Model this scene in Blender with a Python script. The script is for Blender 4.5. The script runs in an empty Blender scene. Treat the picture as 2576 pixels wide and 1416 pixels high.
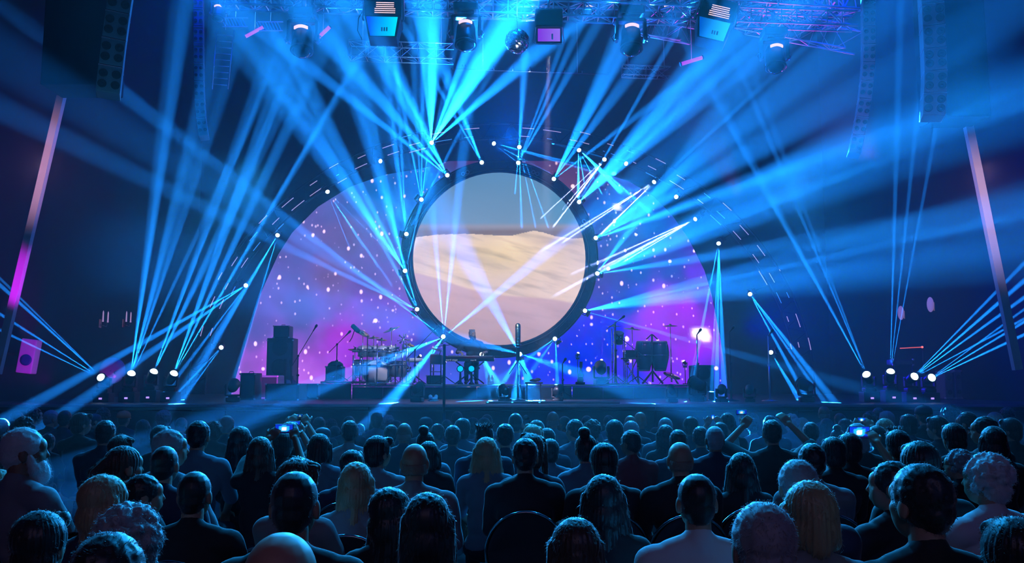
import bpy, bmesh, math, random
import numpy as np
from mathutils import Vector, Matrix, noise as mnoise
R = random.Random(7)
sc = bpy.context.scene
PI = math.pi
# ------------------------------------------------------------------ camera, world, exposure
F, CX, CY, CAMZ, PITCH = 2200.0, 1288.0, 708.0, 1.8, math.radians(6.5)
cam = bpy.data.objects.new('camera', bpy.data.cameras.new('camera'))
sc.collection.objects.link(cam); sc.camera = cam
cam.location = (0, 0, CAMZ); cam.rotation_euler = (PI/2 + PITCH, 0, 0)
cam.data.sensor_width = 36; cam.data.lens = 36*F/2576; cam.data.clip_start = .05; cam.data.clip_end = 200
W = bpy.data.worlds.new('world'); sc.world = W; W.use_nodes = True
W.node_tree.nodes['Background'].inputs[0].default_value = (0, .002, .02, 1)
HAZE = 0.014
vs = sc.view_settings; vs.view_transform = 'Standard'; vs.look = 'None'; vs.exposure = 0; vs.gamma = 1; vs.use_curve_mapping = False
cy = sc.cycles
cy.max_bounces = 4; cy.diffuse_bounces = 2; cy.glossy_bounces = 2; cy.transmission_bounces = 2; cy.volume_bounces = 0
cy.transparent_max_bounces = 6; cy.use_light_tree = True; cy.use_denoising = True
cy.caustics_reflective = False; cy.caustics_refractive = False; cy.sample_clamp_indirect = 4
cy.use_adaptive_sampling = False

def at(px, py, Y):
    u, v = (px-CX)/F, (CY-py)/F
    d = Vector((u, math.cos(PITCH)-v*math.sin(PITCH), math.sin(PITCH)+v*math.cos(PITCH)))
    return Vector((0, 0, CAMZ)) + d*(Y/d.y)
def ppm(Y): return F/Y      # pixels per metre at a depth

# ------------------------------------------------------------------ lights (beam fixtures are built below; washes, rims and fill have none)
BE = 560000.0
CYAN = (.008, .245, 1.0); WHITE = (.42, .50, 1.0); DEEP = (0, .03, 1.0); MAG = (.75, .02, 1.0); LILAC = (.6, .25, 1.0)
def spot(p, q, power, size, col, blend=1.0, rad=.04, parent=None):
    l = bpy.data.lights.new('spot_light', 'SPOT'); l.energy = power; l.color = col
    l.spot_size = math.radians(size); l.spot_blend = blend; l.shadow_soft_size = rad
    o = bpy.data.objects.new('spot_light', l); sc.collection.objects.link(o)
    o.location = p; o.rotation_euler = (Vector(q)-Vector(p)).to_track_quat('-Z', 'Y').to_euler()
    return o
def area(p, q, power, sx, sy, col, spread=180):
    l = bpy.data.lights.new('area_light', 'AREA'); l.shape = 'RECTANGLE'; l.energy = power; l.color = col
    l.size = sx; l.size_y = sy; l.spread = math.radians(spread)
    o = bpy.data.objects.new('area_light', l); sc.collection.objects.link(o)
    o.location = p; o.rotation_euler = (Vector(q)-Vector(p)).to_track_quat('-Z', 'Y').to_euler()
    return o
# blue washes added over stage and hall, no fixtures, to make the haze glow
spot((0, 21.0, 7.6), (0, 12, 8.6), 2000, 110, (0, .13, 1), 1, .3)
spot((-2.5, 21.5, 3.0), (-5, 12, 8.6), 700, 70, (0, .10, 1), 1, .3)
spot((3.0, 21.5, 3.5), (6, 12, 8.6), 1100, 75, (0, .06, 1), 1, .3)
spot((5.5, 20.5, 3.0), (9, 12, 4.5), 1500, 80, (0, 0, 1), 1, .3)
spot((0, 12.5, 9.2), (0, 15.5, 1.3), 900, 60, (.0, .2, 1), 1, .3)
spot((-5.0, 13.5, 9.6), (-7.5, 16, 2), 900, 110, (0, 0, 1), 1, .5)
spot((6, 13.5, 9.6), (7.5, 16, 2), 1100, 110, (0, 0, 1), 1, .5)
# added rim spots without fixtures, aimed along the rows: rims on heads and shoulders
for x, z, e, tx in ((-4.6, 5.4, 2600, -3.5), (-2.0, 4.9, 6400, -1.2), (2.0, 4.9, 6400, 1.2), (4.8, 5.4, 2600, 3.5)):
    spot((x, 15.2, z), (tx, 6.0, .9), e, 46, (.02, .38, 1), 1, .35)
for x, e in ((-3.2, 2300), (0.2, 3000), (3.4, 2300)):
    spot((x, 12.6, 9.4), (x*.5, 4.0, .6), e, 64, (.01, .38, 1), .8, .25)
# faint mauve fill added behind the camera to show shirts and skin
area((0, -4.2, 5.6), (0, 3.2, 1.0), 17, 5, 1.2, (.50, .34, .62), 120)
# violet wash on the rigging and on the pale columns
spot((7.5, 17.5, 6.3), (3.5, 14.2, 7.8), 250, 60, MAG, 1, .1)

# ------------------------------------------------------------------ helpers
def tag(o, label=None, cat=None, group=None, kind=None):
    if label: o['label'] = label
    if cat: o['category'] = cat
    if group: o['group'] = group
    if kind: o['kind'] = kind
    return o
def empty(name, loc, label=None, cat=None, group=None, rz=0):
    o = bpy.data.objects.new(name, None); sc.collection.objects.link(o)
    o.location = loc; o.rotation_euler = (0, 0, rz); o.empty_display_size = .1
    return tag(o, label, cat, group)
def link(name, me, m=None, parent=None, loc=None, smooth=None):
    o = bpy.data.objects.new(name, me); sc.collection.objects.link(o)
    if m is not None:
        me.materials.clear(); me.materials.append(m)
    if parent is not None: o.parent = parent
    if loc is not None: o.location = loc
    return o
class MB:
    def __init__(s): s.v = []; s.f = []; s.sm = []
    def add(s, vs_, fs, smooth=False):
        b = len(s.v); s.v += [tuple(v) for v in vs_]
        s.f += [tuple(i+b for i in f) for f in fs]; s.sm += [smooth]*len(fs); return s
    def box(s, c, d, rot=None, bev=0.0):
        c = Vector(c); x, y, z = d[0]/2, d[1]/2, d[2]/2
        if bev <= 0:
            vv = [Vector((a*x, b*y, e*z)) for a in (-1, 1) for b in (-1, 1) for e in (-1, 1)]
            ff = [(0, 1, 3, 2), (4, 6, 7, 5), (0, 4, 5, 1), (2, 3, 7, 6), (0, 2, 6, 4), (1, 5, 7, 3)]
        else:
            bm = bmesh.new(); bmesh.ops.create_cube(bm, size=1)
            for v in bm.verts: v.co = Vector((v.co.x*2*x, v.co.y*2*y, v.co.z*2*z))
            bmesh.ops.bevel(bm, geom=list(bm.edges), offset=min(bev, x*.9, y*.9, z*.9), segments=2, affect='EDGES', profile=.6)
            bm.verts.index_update()
            vv = [v.co.copy() for v in bm.verts]; ff = [tuple(v.index for v in f.verts) for f in bm.faces]; bm.free()
        if rot is not None: vv = [rot @ v for v in vv]
        return s.add([v+c for v in vv], ff)
    def tube(s, p0, p1, r0, r1=None, n=10, cap=True):
        r1 = r0 if r1 is None else r1
        p0, p1 = Vector(p0), Vector(p1); a = (p1-p0).normalized() if (p1-p0).length > 1e-9 else Vector((0, 0, 1))
        t = Vector((1, 0, 0)) if abs(a.x) < .8 else Vector((0, 1, 0)); u = a.cross(t).normalized(); w = a.cross(u)
        vv = [p+(u*math.cos(2*PI*i/n)+w*math.sin(2*PI*i/n))*r for p, r in ((p0, r0), (p1, r1)) for i in range(n)]
        ff = [(i, (i+1) % n, n+(i+1) % n, n+i) for i in range(n)]
        s.add(vv, ff, n > 5)
        if cap:
            b = len(s.v)-2*n; s.f += [tuple(b+i for i in reversed(range(n))), tuple(b+n+i for i in range(n))]; s.sm += [False, False]
        return s
    def path(s, pts, r, n=6, closed=False):
        pts = [Vector(p) for p in pts]; N = len(pts); rings = []
        for i, p in enumerate(pts):
            a = pts[(i+1) % N] if (closed or i < N-1) else p; b = pts[i-1] if (closed or i > 0) else p
            d = (a-b).normalized(); t = Vector((0, 1, 0)) if abs(d.y) < .8 else Vector((1, 0, 0))
            u = d.cross(t).normalized(); w = d.cross(u)
            rr = r[i] if isinstance(r, (list, tuple)) else r
            rings.append([p+(u*math.cos(2*PI*k/n)+w*math.sin(2*PI*k/n))*rr for k in range(n)])
        vv = [v for ring in rings for v in ring]; M = N if closed else N-1
        ff = [(i*n+k, i*n+(k+1) % n, ((i+1) % N)*n+(k+1) % n, ((i+1) % N)*n+k) for i in range(M) for k in range(n)]
        s.add(vv, ff, True)
        if not closed:
            b = len(s.v)-len(vv); s.f += [tuple(b+i for i in range(n)), tuple(b+(N-1)*n+i for i in reversed(range(n)))]; s.sm += [False]*2
        return s
    def lathe(s, prof, n=20, M=None, smooth=True):       # prof: (r,z); closed at both ends
        vv = []; ff = []
        for r, z in prof:
            for i in range(n):
                v = Vector((r*math.cos(2*PI*i/n), r*math.sin(2*PI*i/n), z)); vv.append(M @ v if M is not None else v)
        for j in range(len(prof)-1):
            for i in range(n): ff.append((j*n+i, j*n+(i+1) % n, (j+1)*n+(i+1) % n, (j+1)*n+i))
        s.add(vv, ff, smooth); b = len(s.v)-len(vv)
        s.f += [tuple(b+i for i in reversed(range(n))), tuple(b+(len(prof)-1)*n+i for i in range(n))]; s.sm += [False]*2
        return s
    def ell(s, c, r, n=14, m=9, rot=None):
        c = Vector(c); prof = []
        vv = []; ff = []
        for j in range(1, m):
            t = PI*j/m
            for i in range(n):
                v = Vector((r[0]*math.sin(t)*math.cos(2*PI*i/n), r[1]*math.sin(t)*math.sin(2*PI*i/n), -r[2]*math.cos(t)))
                vv.append(v)
        vv += [Vector((0, 0, -r[2])), Vector((0, 0, r[2]))]
        if rot is not None: vv = [rot @ v for v in vv]
        k = (m-1)*n
        for j in range(m-2):
            for i in range(n): ff.append((j*n+i, j*n+(i+1) % n, (j+1)*n+(i+1) % n, (j+1)*n+i))
        for i in range(n):
            ff.append((k, (i+1) % n, i)); ff.append((k+1, (m-2)*n+i, (m-2)*n+(i+1) % n))
        return s.add([v+c for v in vv], ff, True)
    def cap(s, p0, p1, r0, r1=None, n=12):               # tapered capsule, closed
        r1 = r0 if r1 is None else r1
        p0, p1 = Vector(p0), Vector(p1); L = (p1-p0).length
        q = Vector((0, 0, 1)).rotation_difference((p1-p0).normalized()) if L > 1e-6 else Matrix.Identity(3).to_quaternion()
        M = Matrix.Translation(p0) @ q.to_matrix().to_4x4()
        prof = [(r0*math.sin(t)+1e-4, -r0*math.cos(t)) for t in (0, .5, 1.0, 1.5)] + [(r1*math.cos(t)+1e-4, L+r1*math.sin(t)) for t in (0.05, .55, 1.05, 1.57)]
        return s.lathe(prof, n, M)
    def mesh(s, name='m'):
        me = bpy.data.meshes.new(name); me.from_pydata(s.v, [], s.f)
        me.polygons.foreach_set('use_smooth', s.sm); me.update(); return me
    def build(s, name, m, parent=None, loc=None): return link(name, s.mesh(name), m, parent, loc)

def mat(name, col, rough=.6, metal=0, emit=None, es=1.0, sheen=0, bump=0, bscale=60, var=0):
    m = bpy.data.materials.new(name); m.use_nodes = True; nt = m.node_tree; b = nt.nodes['Principled BSDF']
    b.inputs['Base Color'].default_value = (*col, 1); b.inputs['Roughness'].default_value = rough; b.inputs['Metallic'].default_value = metal
    if emit: b.inputs['Emission Color'].default_value = (*emit, 1); b.inputs['Emission Strength'].default_value = es; m.cycles.emission_sampling = 'NONE'
    if sheen: b.inputs['Sheen Weight'].default_value = sheen; b.inputs['Sheen Roughness'].default_value = .4
    if bump or var:
        tc = nt.nodes.new('ShaderNodeTexCoord'); n = nt.nodes.new('ShaderNodeTexNoise'); n.inputs['Scale'].default_value = bscale; n.inputs['Detail'].default_value = 3
        nt.links.new(tc.outputs['Object'], n.inputs['Vector'])
        if bump:
            bp = nt.nodes.new('ShaderNodeBump'); bp.inputs['Strength'].default_value = bump; bp.inputs['Distance'].default_value = .01
            nt.links.new(n.outputs['Fac'], bp.inputs['Height']); nt.links.new(bp.outputs[0], b.inputs['Normal'])
        if var:
            r = nt.nodes.new('ShaderNodeValToRGB'); r.color_ramp.elements[0].color = (*[c*(1-var) for c in col], 1); r.color_ramp.elements[1].color = (*[min(1, c*(1+var)) for c in col], 1)
            nt.links.new(n.outputs['Fac'], r.inputs[0]); nt.links.new(r.outputs[0], b.inputs['Base Color'])
    return m
M_black = mat('black_paint', (.012, .013, .018), .45, bump=.1)
M_case = mat('black_case', (.02, .021, .028), .55, bump=.2, bscale=25)
M_metal = mat('steel_tube', (.55, .56, .6), .32, 1)
M_alu = mat('aluminium_tube', (.6, .62, .66), .4, .9)
M_chrome = mat('chrome', (.85, .86, .9), .12, 1)
M_wall = mat('dark_wall', (.010, .012, .02), .9, var=.3, bscale=3)
M_floor = mat('dark_carpet', (.02, .018, .03), .95, var=.4, bscale=40, bump=.3)
M_deck = mat('stage_deck', (.035, .038, .05), .4, var=.3, bscale=4)
M_drape = mat('grey_drape', (.16, .2, .22), .85, var=.3, bscale=8)
M_pale = mat('pale_column', (.62, .58, .64), .7, bump=.1)
M_skin = mat('skin', (.42, .24, .17), .5)
M_skin2 = mat('skin_tanned', (.24, .13, .09), .5)
M_gold = mat('gold', (.75, .55, .3), .25, 1)
M_cym = mat('cymbal_bronze', (.62, .45, .22), .25, 1)
M_shell = mat('drum_shell', (.22, .22, .25), .3, .2)
M_headskin = mat('drum_skin', (.6, .6, .62), .5)
M_red = mat('red_lacquer', (.5, .02, .03), .35)
M_white = mat('white_plastic', (.75, .75, .78), .4)
M_grille = mat('speaker_grille', (.05, .055, .07), .6, bump=.6, bscale=120)
M_lens = mat('lit_lens', (.9, .95, 1), .2, emit=(.62, .95, 1.0), es=5)
M_lensd = mat('lit_lens_lilac', (.9, .8, 1), .2, emit=(1, .75, 1.0), es=2.5)
M_glass = mat('dark_lens', (.02, .03, .05), .06)
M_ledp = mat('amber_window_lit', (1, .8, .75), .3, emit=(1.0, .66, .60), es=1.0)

# ------------------------------------------------------------------ room
def struct(name, mb, m, kind='structure'):
    o = mb.build(name, m); o['kind'] = kind; return o
def zf(y): return .15 - .012*y if y < 12.5 else 0.0
fl = MB(); fl.add([(-9.5, -5, zf(-5)), (9.5, -5, zf(-5)), (9.5, 26.2, zf(12.4)-.166), (-9.5, 26.2, zf(12.4)-.166), (-9.5, -5, -.6), (9.5, -5, -.6), (9.5, 26.2, -.6), (-9.5, 26.2, -.6)],
       [(0, 1, 2, 3), (7, 6, 5, 4), (0, 4, 5, 1), (1, 5, 6, 2), (2, 6, 7, 3), (3, 7, 4, 0)])
struct('floor', fl, M_floor)
def zfl(y): return zf(-5) + (y+5)/31.2*((zf(12.4)-.166)-zf(-5))
struct('wall_left', MB().box((-9.65, 10.6, 7), (.3, 31.6, 15)), M_wall)
struct('wall_right', MB().box((9.65, 10.6, 7), (.3, 31.6, 15)), M_wall)
struct('wall_back', MB().box((0, 26.35, 7), (19, .3, 15)), M_wall)
struct('wall_rear', MB().box((0, -5.15, 7), (19, .3, 15)), M_wall)
struct('ceiling', MB().box((0, 10.6, 14.6), (19.6, 31.8, .3)), M_wall)
# stage deck and its front face
SZ = 1.43
st = empty('stage', (0, 14.5, 0)); st['kind'] = 'structure'
for i in range(8):
    x0 = -9.4+i*2.35
    MB().box((x0+1.175, 5.7, SZ-.05), (2.34, 11.4, .1), bev=.006).build('deck_panel', M_deck, st)
    MB().box((x0+1.175, .03, SZ/2-.06), (2.33, .05, SZ-.12), bev=.006).build('skirt_panel', M_case, st)
MB().box((0, -.02, SZ-.03), (18.8, .05, .05), bev=.01).build('edge_trim', M_metal, st)

# haze fills the hall from the fifth row on
mh = bpy.data.materials.new('haze'); mh.use_nodes = True; nt = mh.node_tree; nt.nodes.clear()
v = nt.nodes.new('ShaderNodeVolumeScatter'); v.inputs['Density'].default_value = HAZE; v.inputs['Anisotropy'].default_value = .1
v.inputs['Color'].default_value = (.85, .94, 1, 1)
o_ = nt.nodes.new('ShaderNodeOutputMaterial'); nt.links.new(v.outputs[0], o_.inputs['Volume'])
hz = MB().box((0, 16.6, 7.2), (18.9, 18.8, 14.2)).build('haze', mh); tag(hz, 'thin stage haze hanging over the stage and the front rows', 'haze', kind='stuff')

# ------------------------------------------------------------------ screens
def colour_mesh(name, grid, cols, rows_, cols_n, sparkle=0, es=1.0, depth=.06):
    """grid: rows x cols world points; a thin slab with its picture on the front face"""
    nv = len(grid); me = bpy.data.meshes.new(name)
    ff = [(j*cols_n+i, j*cols_n+i+1, (j+1)*cols_n+i+1, (j+1)*cols_n+i) for j in range(rows_-1) for i in range(cols_n-1)]
    me.from_pydata([tuple(p) for p in grid], [], ff); me.update()
    ca = me.color_attributes.new('picture', 'FLOAT_COLOR', 'POINT')
    a = np.ones((nv, 4), dtype=np.float32); a[:, :3] = cols; ca.data.foreach_set('color', a.ravel())
    m = bpy.data.materials.new(name); m.use_nodes = True; nt = m.node_tree; nt.nodes.clear()
    at_ = nt.nodes.new('ShaderNodeVertexColor'); at_.layer_name = 'picture'
    em = nt.nodes.new('ShaderNodeEmission'); em.inputs['Strength'].default_value = es
    out = nt.nodes.new('ShaderNodeOutputMaterial'); col = at_.outputs['Color']
    if sparkle:
        tc = nt.nodes.new('ShaderNodeTexCoord')
        for scale, rad, thr, c, stg, dist in ((2.2, .082, .35, (1, .74, .72), 1.6, .3), (4.4, .060, .25, (1, .68, .70), 1.0, .6), (8.5, .034, .3, (.9, .58, .66), .6, 1.0)):
            mp = nt.nodes.new('ShaderNodeMapping'); mp.inputs['Scale'].default_value = (1, 0, .72 if scale > 3 else 1.0)
            nt.links.new(tc.outputs['Object'], mp.inputs['Vector'])
            vo = nt.nodes.new('ShaderNodeTexVoronoi'); vo.inputs['Scale'].default_value = scale; vo.inputs['Randomness'].default_value = 1
            nt.links.new(mp.outputs[0], vo.inputs['Vector'])
            sep = nt.nodes.new('ShaderNodeSeparateColor'); nt.links.new(vo.outputs['Color'], sep.inputs[0])
            # star radius varies from cell to cell
            rr = nt.nodes.new('ShaderNodeMath'); rr.operation = 'MULTIPLY'; nt.links.new(sep.outputs[1], rr.inputs[0]); rr.inputs[1].default_value = rad*scale
            lt = nt.nodes.new('ShaderNodeMath'); lt.operation = 'SUBTRACT'; nt.links.new(rr.outputs[0], lt.inputs[0]); nt.links.new(vo.outputs['Distance'], lt.inputs[1])
            mr = nt.nodes.new('ShaderNodeMapRange'); mr.inputs['From Min'].default_value = 0; mr.inputs['From Max'].default_value = rad*scale*.5; nt.links.new(lt.outputs[0], mr.inputs['Value'])
            gt = nt.nodes.new('ShaderNodeMath'); gt.operation = 'GREATER_THAN'; gt.inputs[1].default_value = thr; nt.links.new(sep.outputs[0], gt.inputs[0])
            mu = nt.nodes.new('ShaderNodeMath'); mu.operation = 'MULTIPLY'; nt.links.new(mr.outputs[0], mu.inputs[0]); nt.links.new(gt.outputs[0], mu.inputs[1])
            mu2 = nt.nodes.new('ShaderNodeMath'); mu2.operation = 'MULTIPLY'; nt.links.new(mu.outputs[0], mu2.inputs[0]); mu2.inputs[1].default_value = stg
            mx = nt.nodes.new('ShaderNodeMix'); mx.data_type = 'RGBA'; mx.blend_type = 'ADD'; mx.inputs[0].default_value = 1
            sc_ = nt.nodes.new('ShaderNodeMix'); sc_.data_type = 'RGBA'; sc_.inputs[6].default_value = (0, 0, 0, 1); sc_.inputs[7].default_value = (*c, 1)
            nt.links.new(mu2.outputs[0], sc_.inputs[0])
            nt.links.new(col, mx.inputs[6]); nt.links.new(sc_.outputs[2], mx.inputs[7]); col = mx.outputs[2]
    nt.links.new(col, em.inputs['Color']); nt.links.new(em.outputs[0], out.inputs['Surface']); m.cycles.emission_sampling = 'NONE'
    me.materials.append(m)
    return me
def lin(c): c = np.asarray(c, float)/255.0; return np.where(c <= .04045, c/12.92, ((c+.055)/1.055)**2.4)
def fbm(x, y, s, o=4):
    t = 0; a = 1
    for k in range(o):
        t += a*mnoise.noise(Vector((x*s, y*s, 3.7*k))); s *= 2; a *= .5
    return t
# star-field backdrop
BL = [(405, 1130), (420, 1080), (440, 965), (470, 880), (520, 800), (585, 735), (640, 700), (740, 655), (850, 622), (960, 590), (1005, 578)]
BR = [(405, 1405), (420, 1460), (455, 1580), (490, 1640), (540, 1690), (600, 1732), (680, 1772), (740, 1790), (850, 1812), (960, 1828), (1005, 1832)]
rows_, cn = 110, 190; g = []; C = []
ctrl = [(600, 950, (150, 85, 205)), (680, 940, (165, 75, 215)), (760, 970, (185, 95, 230)), (850, 830, (165, 30, 205)), (900, 900, (150, 20, 205)), (640, 800, (95, 85, 185)), (760, 780, (85, 85, 175)),
        (760, 640, (85, 80, 160)), (830, 690, (110, 72, 130)), (930, 640, (95, 70, 140)), (870, 590, (100, 72, 130)), (900, 520, (60, 85, 160)), (990, 720, (100, 70, 150)), (960, 480, (10, 95, 180)), (1050, 450, (10, 80, 170)),
        (1030, 560, (30, 80, 170)), (950, 780, (110, 60, 180)), (1040, 880, (40, 60, 190)), (1000, 830, (110, 50, 190)), (1180, 940, (60, 80, 210)), (1350, 930, (5, 25, 220)), (1200, 415, (70, 30, 70)), (1330, 415, (70, 30, 70)), (1420, 460, (90, 45, 80)),
        (1500, 520, (20, 55, 140)), (1560, 600, (40, 55, 140)), (1500, 700, (60, 40, 150)), (1650, 560, (15, 70, 170)), (1700, 660, (40, 40, 160)), (1600, 680, (15, 50, 140)), (1760, 720, (90, 10, 200)), (1700, 780, (160, 0, 235)), (1740, 880, (150, 0, 235)), (1650, 800, (150, 20, 235)), (1640, 900, (130, 20, 235)),
        (1580, 760, (25, 50, 190)), (1530, 860, (5, 10, 215)), (1450, 900, (0, 5, 235)), (1600, 940, (40, 20, 235)), (1700, 950, (120, 20, 230)), (1810, 960, (40, 0, 200))]
cp = np.array([(c[0], c[1]) for c in ctrl], float); cc = np.array([lin(c[2]) for c in ctrl])
P2 = []
for j in range(rows_):
    y = 405+600*j/(rows_-1); xl = np.interp(y, [b[0] for b in BL], [b[1] for b in BL]); xr = np.interp(y, [b[0] for b in BR], [b[1] for b in BR])
    for i in range(cn):
        x = xl+(xr-xl)*i/(cn-1); P2.append((x, y)); g.append(at(x, y, 24.2))
P2 = np.array(P2); n1 = np.array([fbm(x/100, y/100, .9) for x, y in P2]); n2 = np.array([fbm(x/100+9, y/100, 1.4) for x, y in P2])
Q = P2 + np.stack([n1, n2], 1)*28
d2 = ((Q[:, None, :]-cp[None])**2).sum(2)+150; w = d2**-1.6; cols = (w[:, :, None]*cc[None]).sum(1)/w.sum(1)[:, None]
cols *= (1+.28*n2)[:, None]
for gx, gy, ga, gb, gs in ((1762, 838, 20, 12, 2.2), (1775, 850, 12, 10, 1.5), (1553, 521, 9, 7, 1.2)):      # the bright white clouds in the picture
    cols += gs*np.exp(-((P2[:, 0]-gx)/ga)**4-((P2[:, 1]-gy)/gb)**4)[:, None]*np.array([.9, .8, .85])
bd = link('star_backdrop', colour_mesh('star_backdrop', g, cols, rows_, cn, sparkle=1, es=1.25))
tag(bd, 'domed backdrop screen showing a violet and blue star field', 'screen')
# round screen with desert picture
N = 230; g = []; C = []; SCX, SCY, SR = 1256, 651, 217
cen = at(SCX, SCY, 23.0)
def dune(x, y):
    crest = np.interp(x, [1035, 1100, 1180, 1250, 1290, 1320, 1342, 1365, 1400, 1440, 1480], [598, 590, 588, 592, 592, 585, 580, 584, 595, 600, 598])
    n = fbm((x+.35*y)/160, (y-.30*x)/45, 1.0, 4); n3 = fbm(x/90, (y-.25*x)/14, 1.0, 3)
    if y < crest:
        k = (y-434)/(crest-434)
        c = lin((92, 138, 172))*(1-k)+lin((122, 150, 178))*k
        e = max(0, 1-abs(x-1052)/70.)*max(0, min(1, (y-470)/60)); c = c*(1-e*.5)+lin((0, 150, 178))*e*.5
        e = max(0, 1-abs(x-1425)/80.)*max(0, min(1, (y-440)/60)); c = c*(1-e*.4)+lin((0, 140, 185))*e*.4
        if y > 560: t = min(1, (y-560)/9); c = c*(1-t)+lin((150, 148, 160))*t
        if y > 570: t = min(1, (y-570)/12); c = c*(1-t)+lin((128, 116, 118))*t
        return c*(1+.03*n)
    low = 690+(x-1035)*.19+8*math.sin(x/60)
    t = (y-crest)/260
    g0 = math.exp(-((x-1260)/120)**2-((y-640)/55)**2)
    c = lin((228, 200, 186))*(1-.8*g0)+lin((246, 218, 160))*.8*g0
    if y-crest < 20: s = 1-(y-crest)/20; c = c*(1-.4*s)+lin((240, 215, 180))*.4*s
    c = c*(1+.14*n)*(1-.30*max(0, n3))
    dd = math.exp(-((x-1160-.9*(y-640))/70)**2-((y-(632+.18*(x-1100)))/16)**2); c = c*(1-.32*dd)
    dd = math.exp(-((x-1420)/60)**2-((y-608)/8)**2); c = c*(1-.35*dd)
    if y > low: s = min(1, (y-low)/6); c = c*(1-s)+s*lin((206, 170, 178))*(1+.07*n-.1*max(0, n3))*(1-.25*max(0, (y-760)/110))
    return c
for j in range(N):
    for i in range(N):
        a, b = 2*i/(N-1)-1, 2*j/(N-1)-1       # square to disc
        x = a*math.sqrt(max(0, 1-b*b/2)); y = b*math.sqrt(max(0, 1-a*a/2))
        px, py = SCX+SR*x, SCY+SR*y
        g.append(at(px, py, 23.0)-cen); C.append(dune(px, py))
scr = empty('round_screen', cen, 'round screen showing pale desert dunes under grey-blue sky, hung in ring truss', 'screen')
link('screen_face', colour_mesh('desert_picture', g, np.array(C), N, N, es=1.15), None, scr)
def ringpts(rpx, Y, c, n=72, kx=1.0):
    return [at(SCX+rpx*kx*math.cos(2*PI*i/n), SCY+rpx*math.sin(2*PI*i/n), Y)-c for i in range(n)]
MB().path(ringpts(221, 23.0, cen), .045, 8, True).build('screen_frame', M_black, scr)
# lighting ring truss round the screen
rt = empty('ring_truss', cen, 'black circular lighting truss around the desert screen', 'truss')
for rp, Y in ((227, 22.7), (247, 22.7), (227, 23.1), (247, 23.1)): MB().path(ringpts(rp, Y, cen), .028, 6, True).build('ring_chord', M_black, rt)
mb = MB()
a_, b_ = ringpts(227, 22.7, cen, 96), ringpts(247, 22.7, cen, 96)
for i in range(96): mb.tube(a_[i], b_[(i+1) % 96 if i % 2 else i-1], .012, n=5, cap=False)
o = mb.build('ring_bracing', M_black, rt); o['kind'] = 'stuff'
mb = MB()
a_, b_ = ringpts(229, 22.95, cen, 72), ringpts(246, 22.95, cen, 72)
vv = a_+b_; mb.add(vv, [(i, (i+1) % 72, 72+(i+1) % 72, 72+i) for i in range(72)])
mb.build('ring_panel', M_case, rt)
for k, (px, py) in enumerate(((1165, 437), (1176, 433), (1352, 437), (1342, 433), (1469, 556), (1473, 563))):
    c = at(px, py, 22.6)-cen; mb = MB(); mb.path([c+Vector((.045*math.cos(t*PI/8), 0, .045*math.sin(t*PI/8))) for t in range(16)], .008, 5, True); mb.build('cable_loop', M_alu, rt)

# arch truss over the stage (half ellipse in a vertical plane)
AX, AY0 = 1262, 1000
arch = empty('arch_truss', at(AX, AY0, 21.8), 'tall black arch truss of rolled tube spanning the stage', 'truss')
ac = arch.location
def archpt(t, k, Y): return at(AX+(790*k)*math.cos(t), AY0-(690*k)*math.sin(t), Y)
TS = [PI*(.004+.992*i/96) for i in range(97)]
for k, Y in ((1.0, 21.6), (.945, 21.6), (1.0, 22.0), (.945, 22.0)):
    MB().path([archpt(t, k, Y)-ac for t in TS], .03, 6).build('arch_chord', M_black, arch)
mb = MB()
for i in range(96):
    a, b = (1.0, .945) if i % 2 else (.945, 1.0)
    mb.tube(archpt(TS[i], a, 21.6)-ac, archpt(TS[i+1], b, 21.6)-ac, .014, n=5, cap=False)
    if i % 2: mb.tube(archpt(TS[i], 1.0, 21.6)-ac, archpt(TS[i], 1.0, 22.0)-ac, .012, n=5, cap=False)
o = mb.build('arch_bracing', M_black, arch); o['kind'] = 'stuff'
mb = MB()
for i in range(96):
    b = len(mb.v); mb.add([archpt(TS[i], .95, 21.85)-ac, archpt(TS[i+1], .95, 21.85)-ac, archpt(TS[i+1], .995, 21.85)-ac, archpt(TS[i], .995, 21.85)-ac], [(0, 1, 2, 3)])
mb.build('arch_lining', M_case, arch)
# pale dashes along the arch: reflections on its tubes, painted as emission
M_glint = mat('painted_glint', (.7, .6, .75), .3, emit=(.55, .42, .75), es=.75)
M_glint_blue = mat('painted_glint_blue', (.4, .6, .9), .3, emit=(.05, .32, .85), es=.7)
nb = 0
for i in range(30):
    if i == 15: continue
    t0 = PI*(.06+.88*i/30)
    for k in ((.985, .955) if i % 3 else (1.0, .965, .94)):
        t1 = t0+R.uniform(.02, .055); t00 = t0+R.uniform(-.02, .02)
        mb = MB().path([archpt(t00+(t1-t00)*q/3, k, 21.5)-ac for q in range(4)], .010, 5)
        mb.build('glint_dash', M_glint if R.random() < .7 else M_glint_blue, arch)
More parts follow.
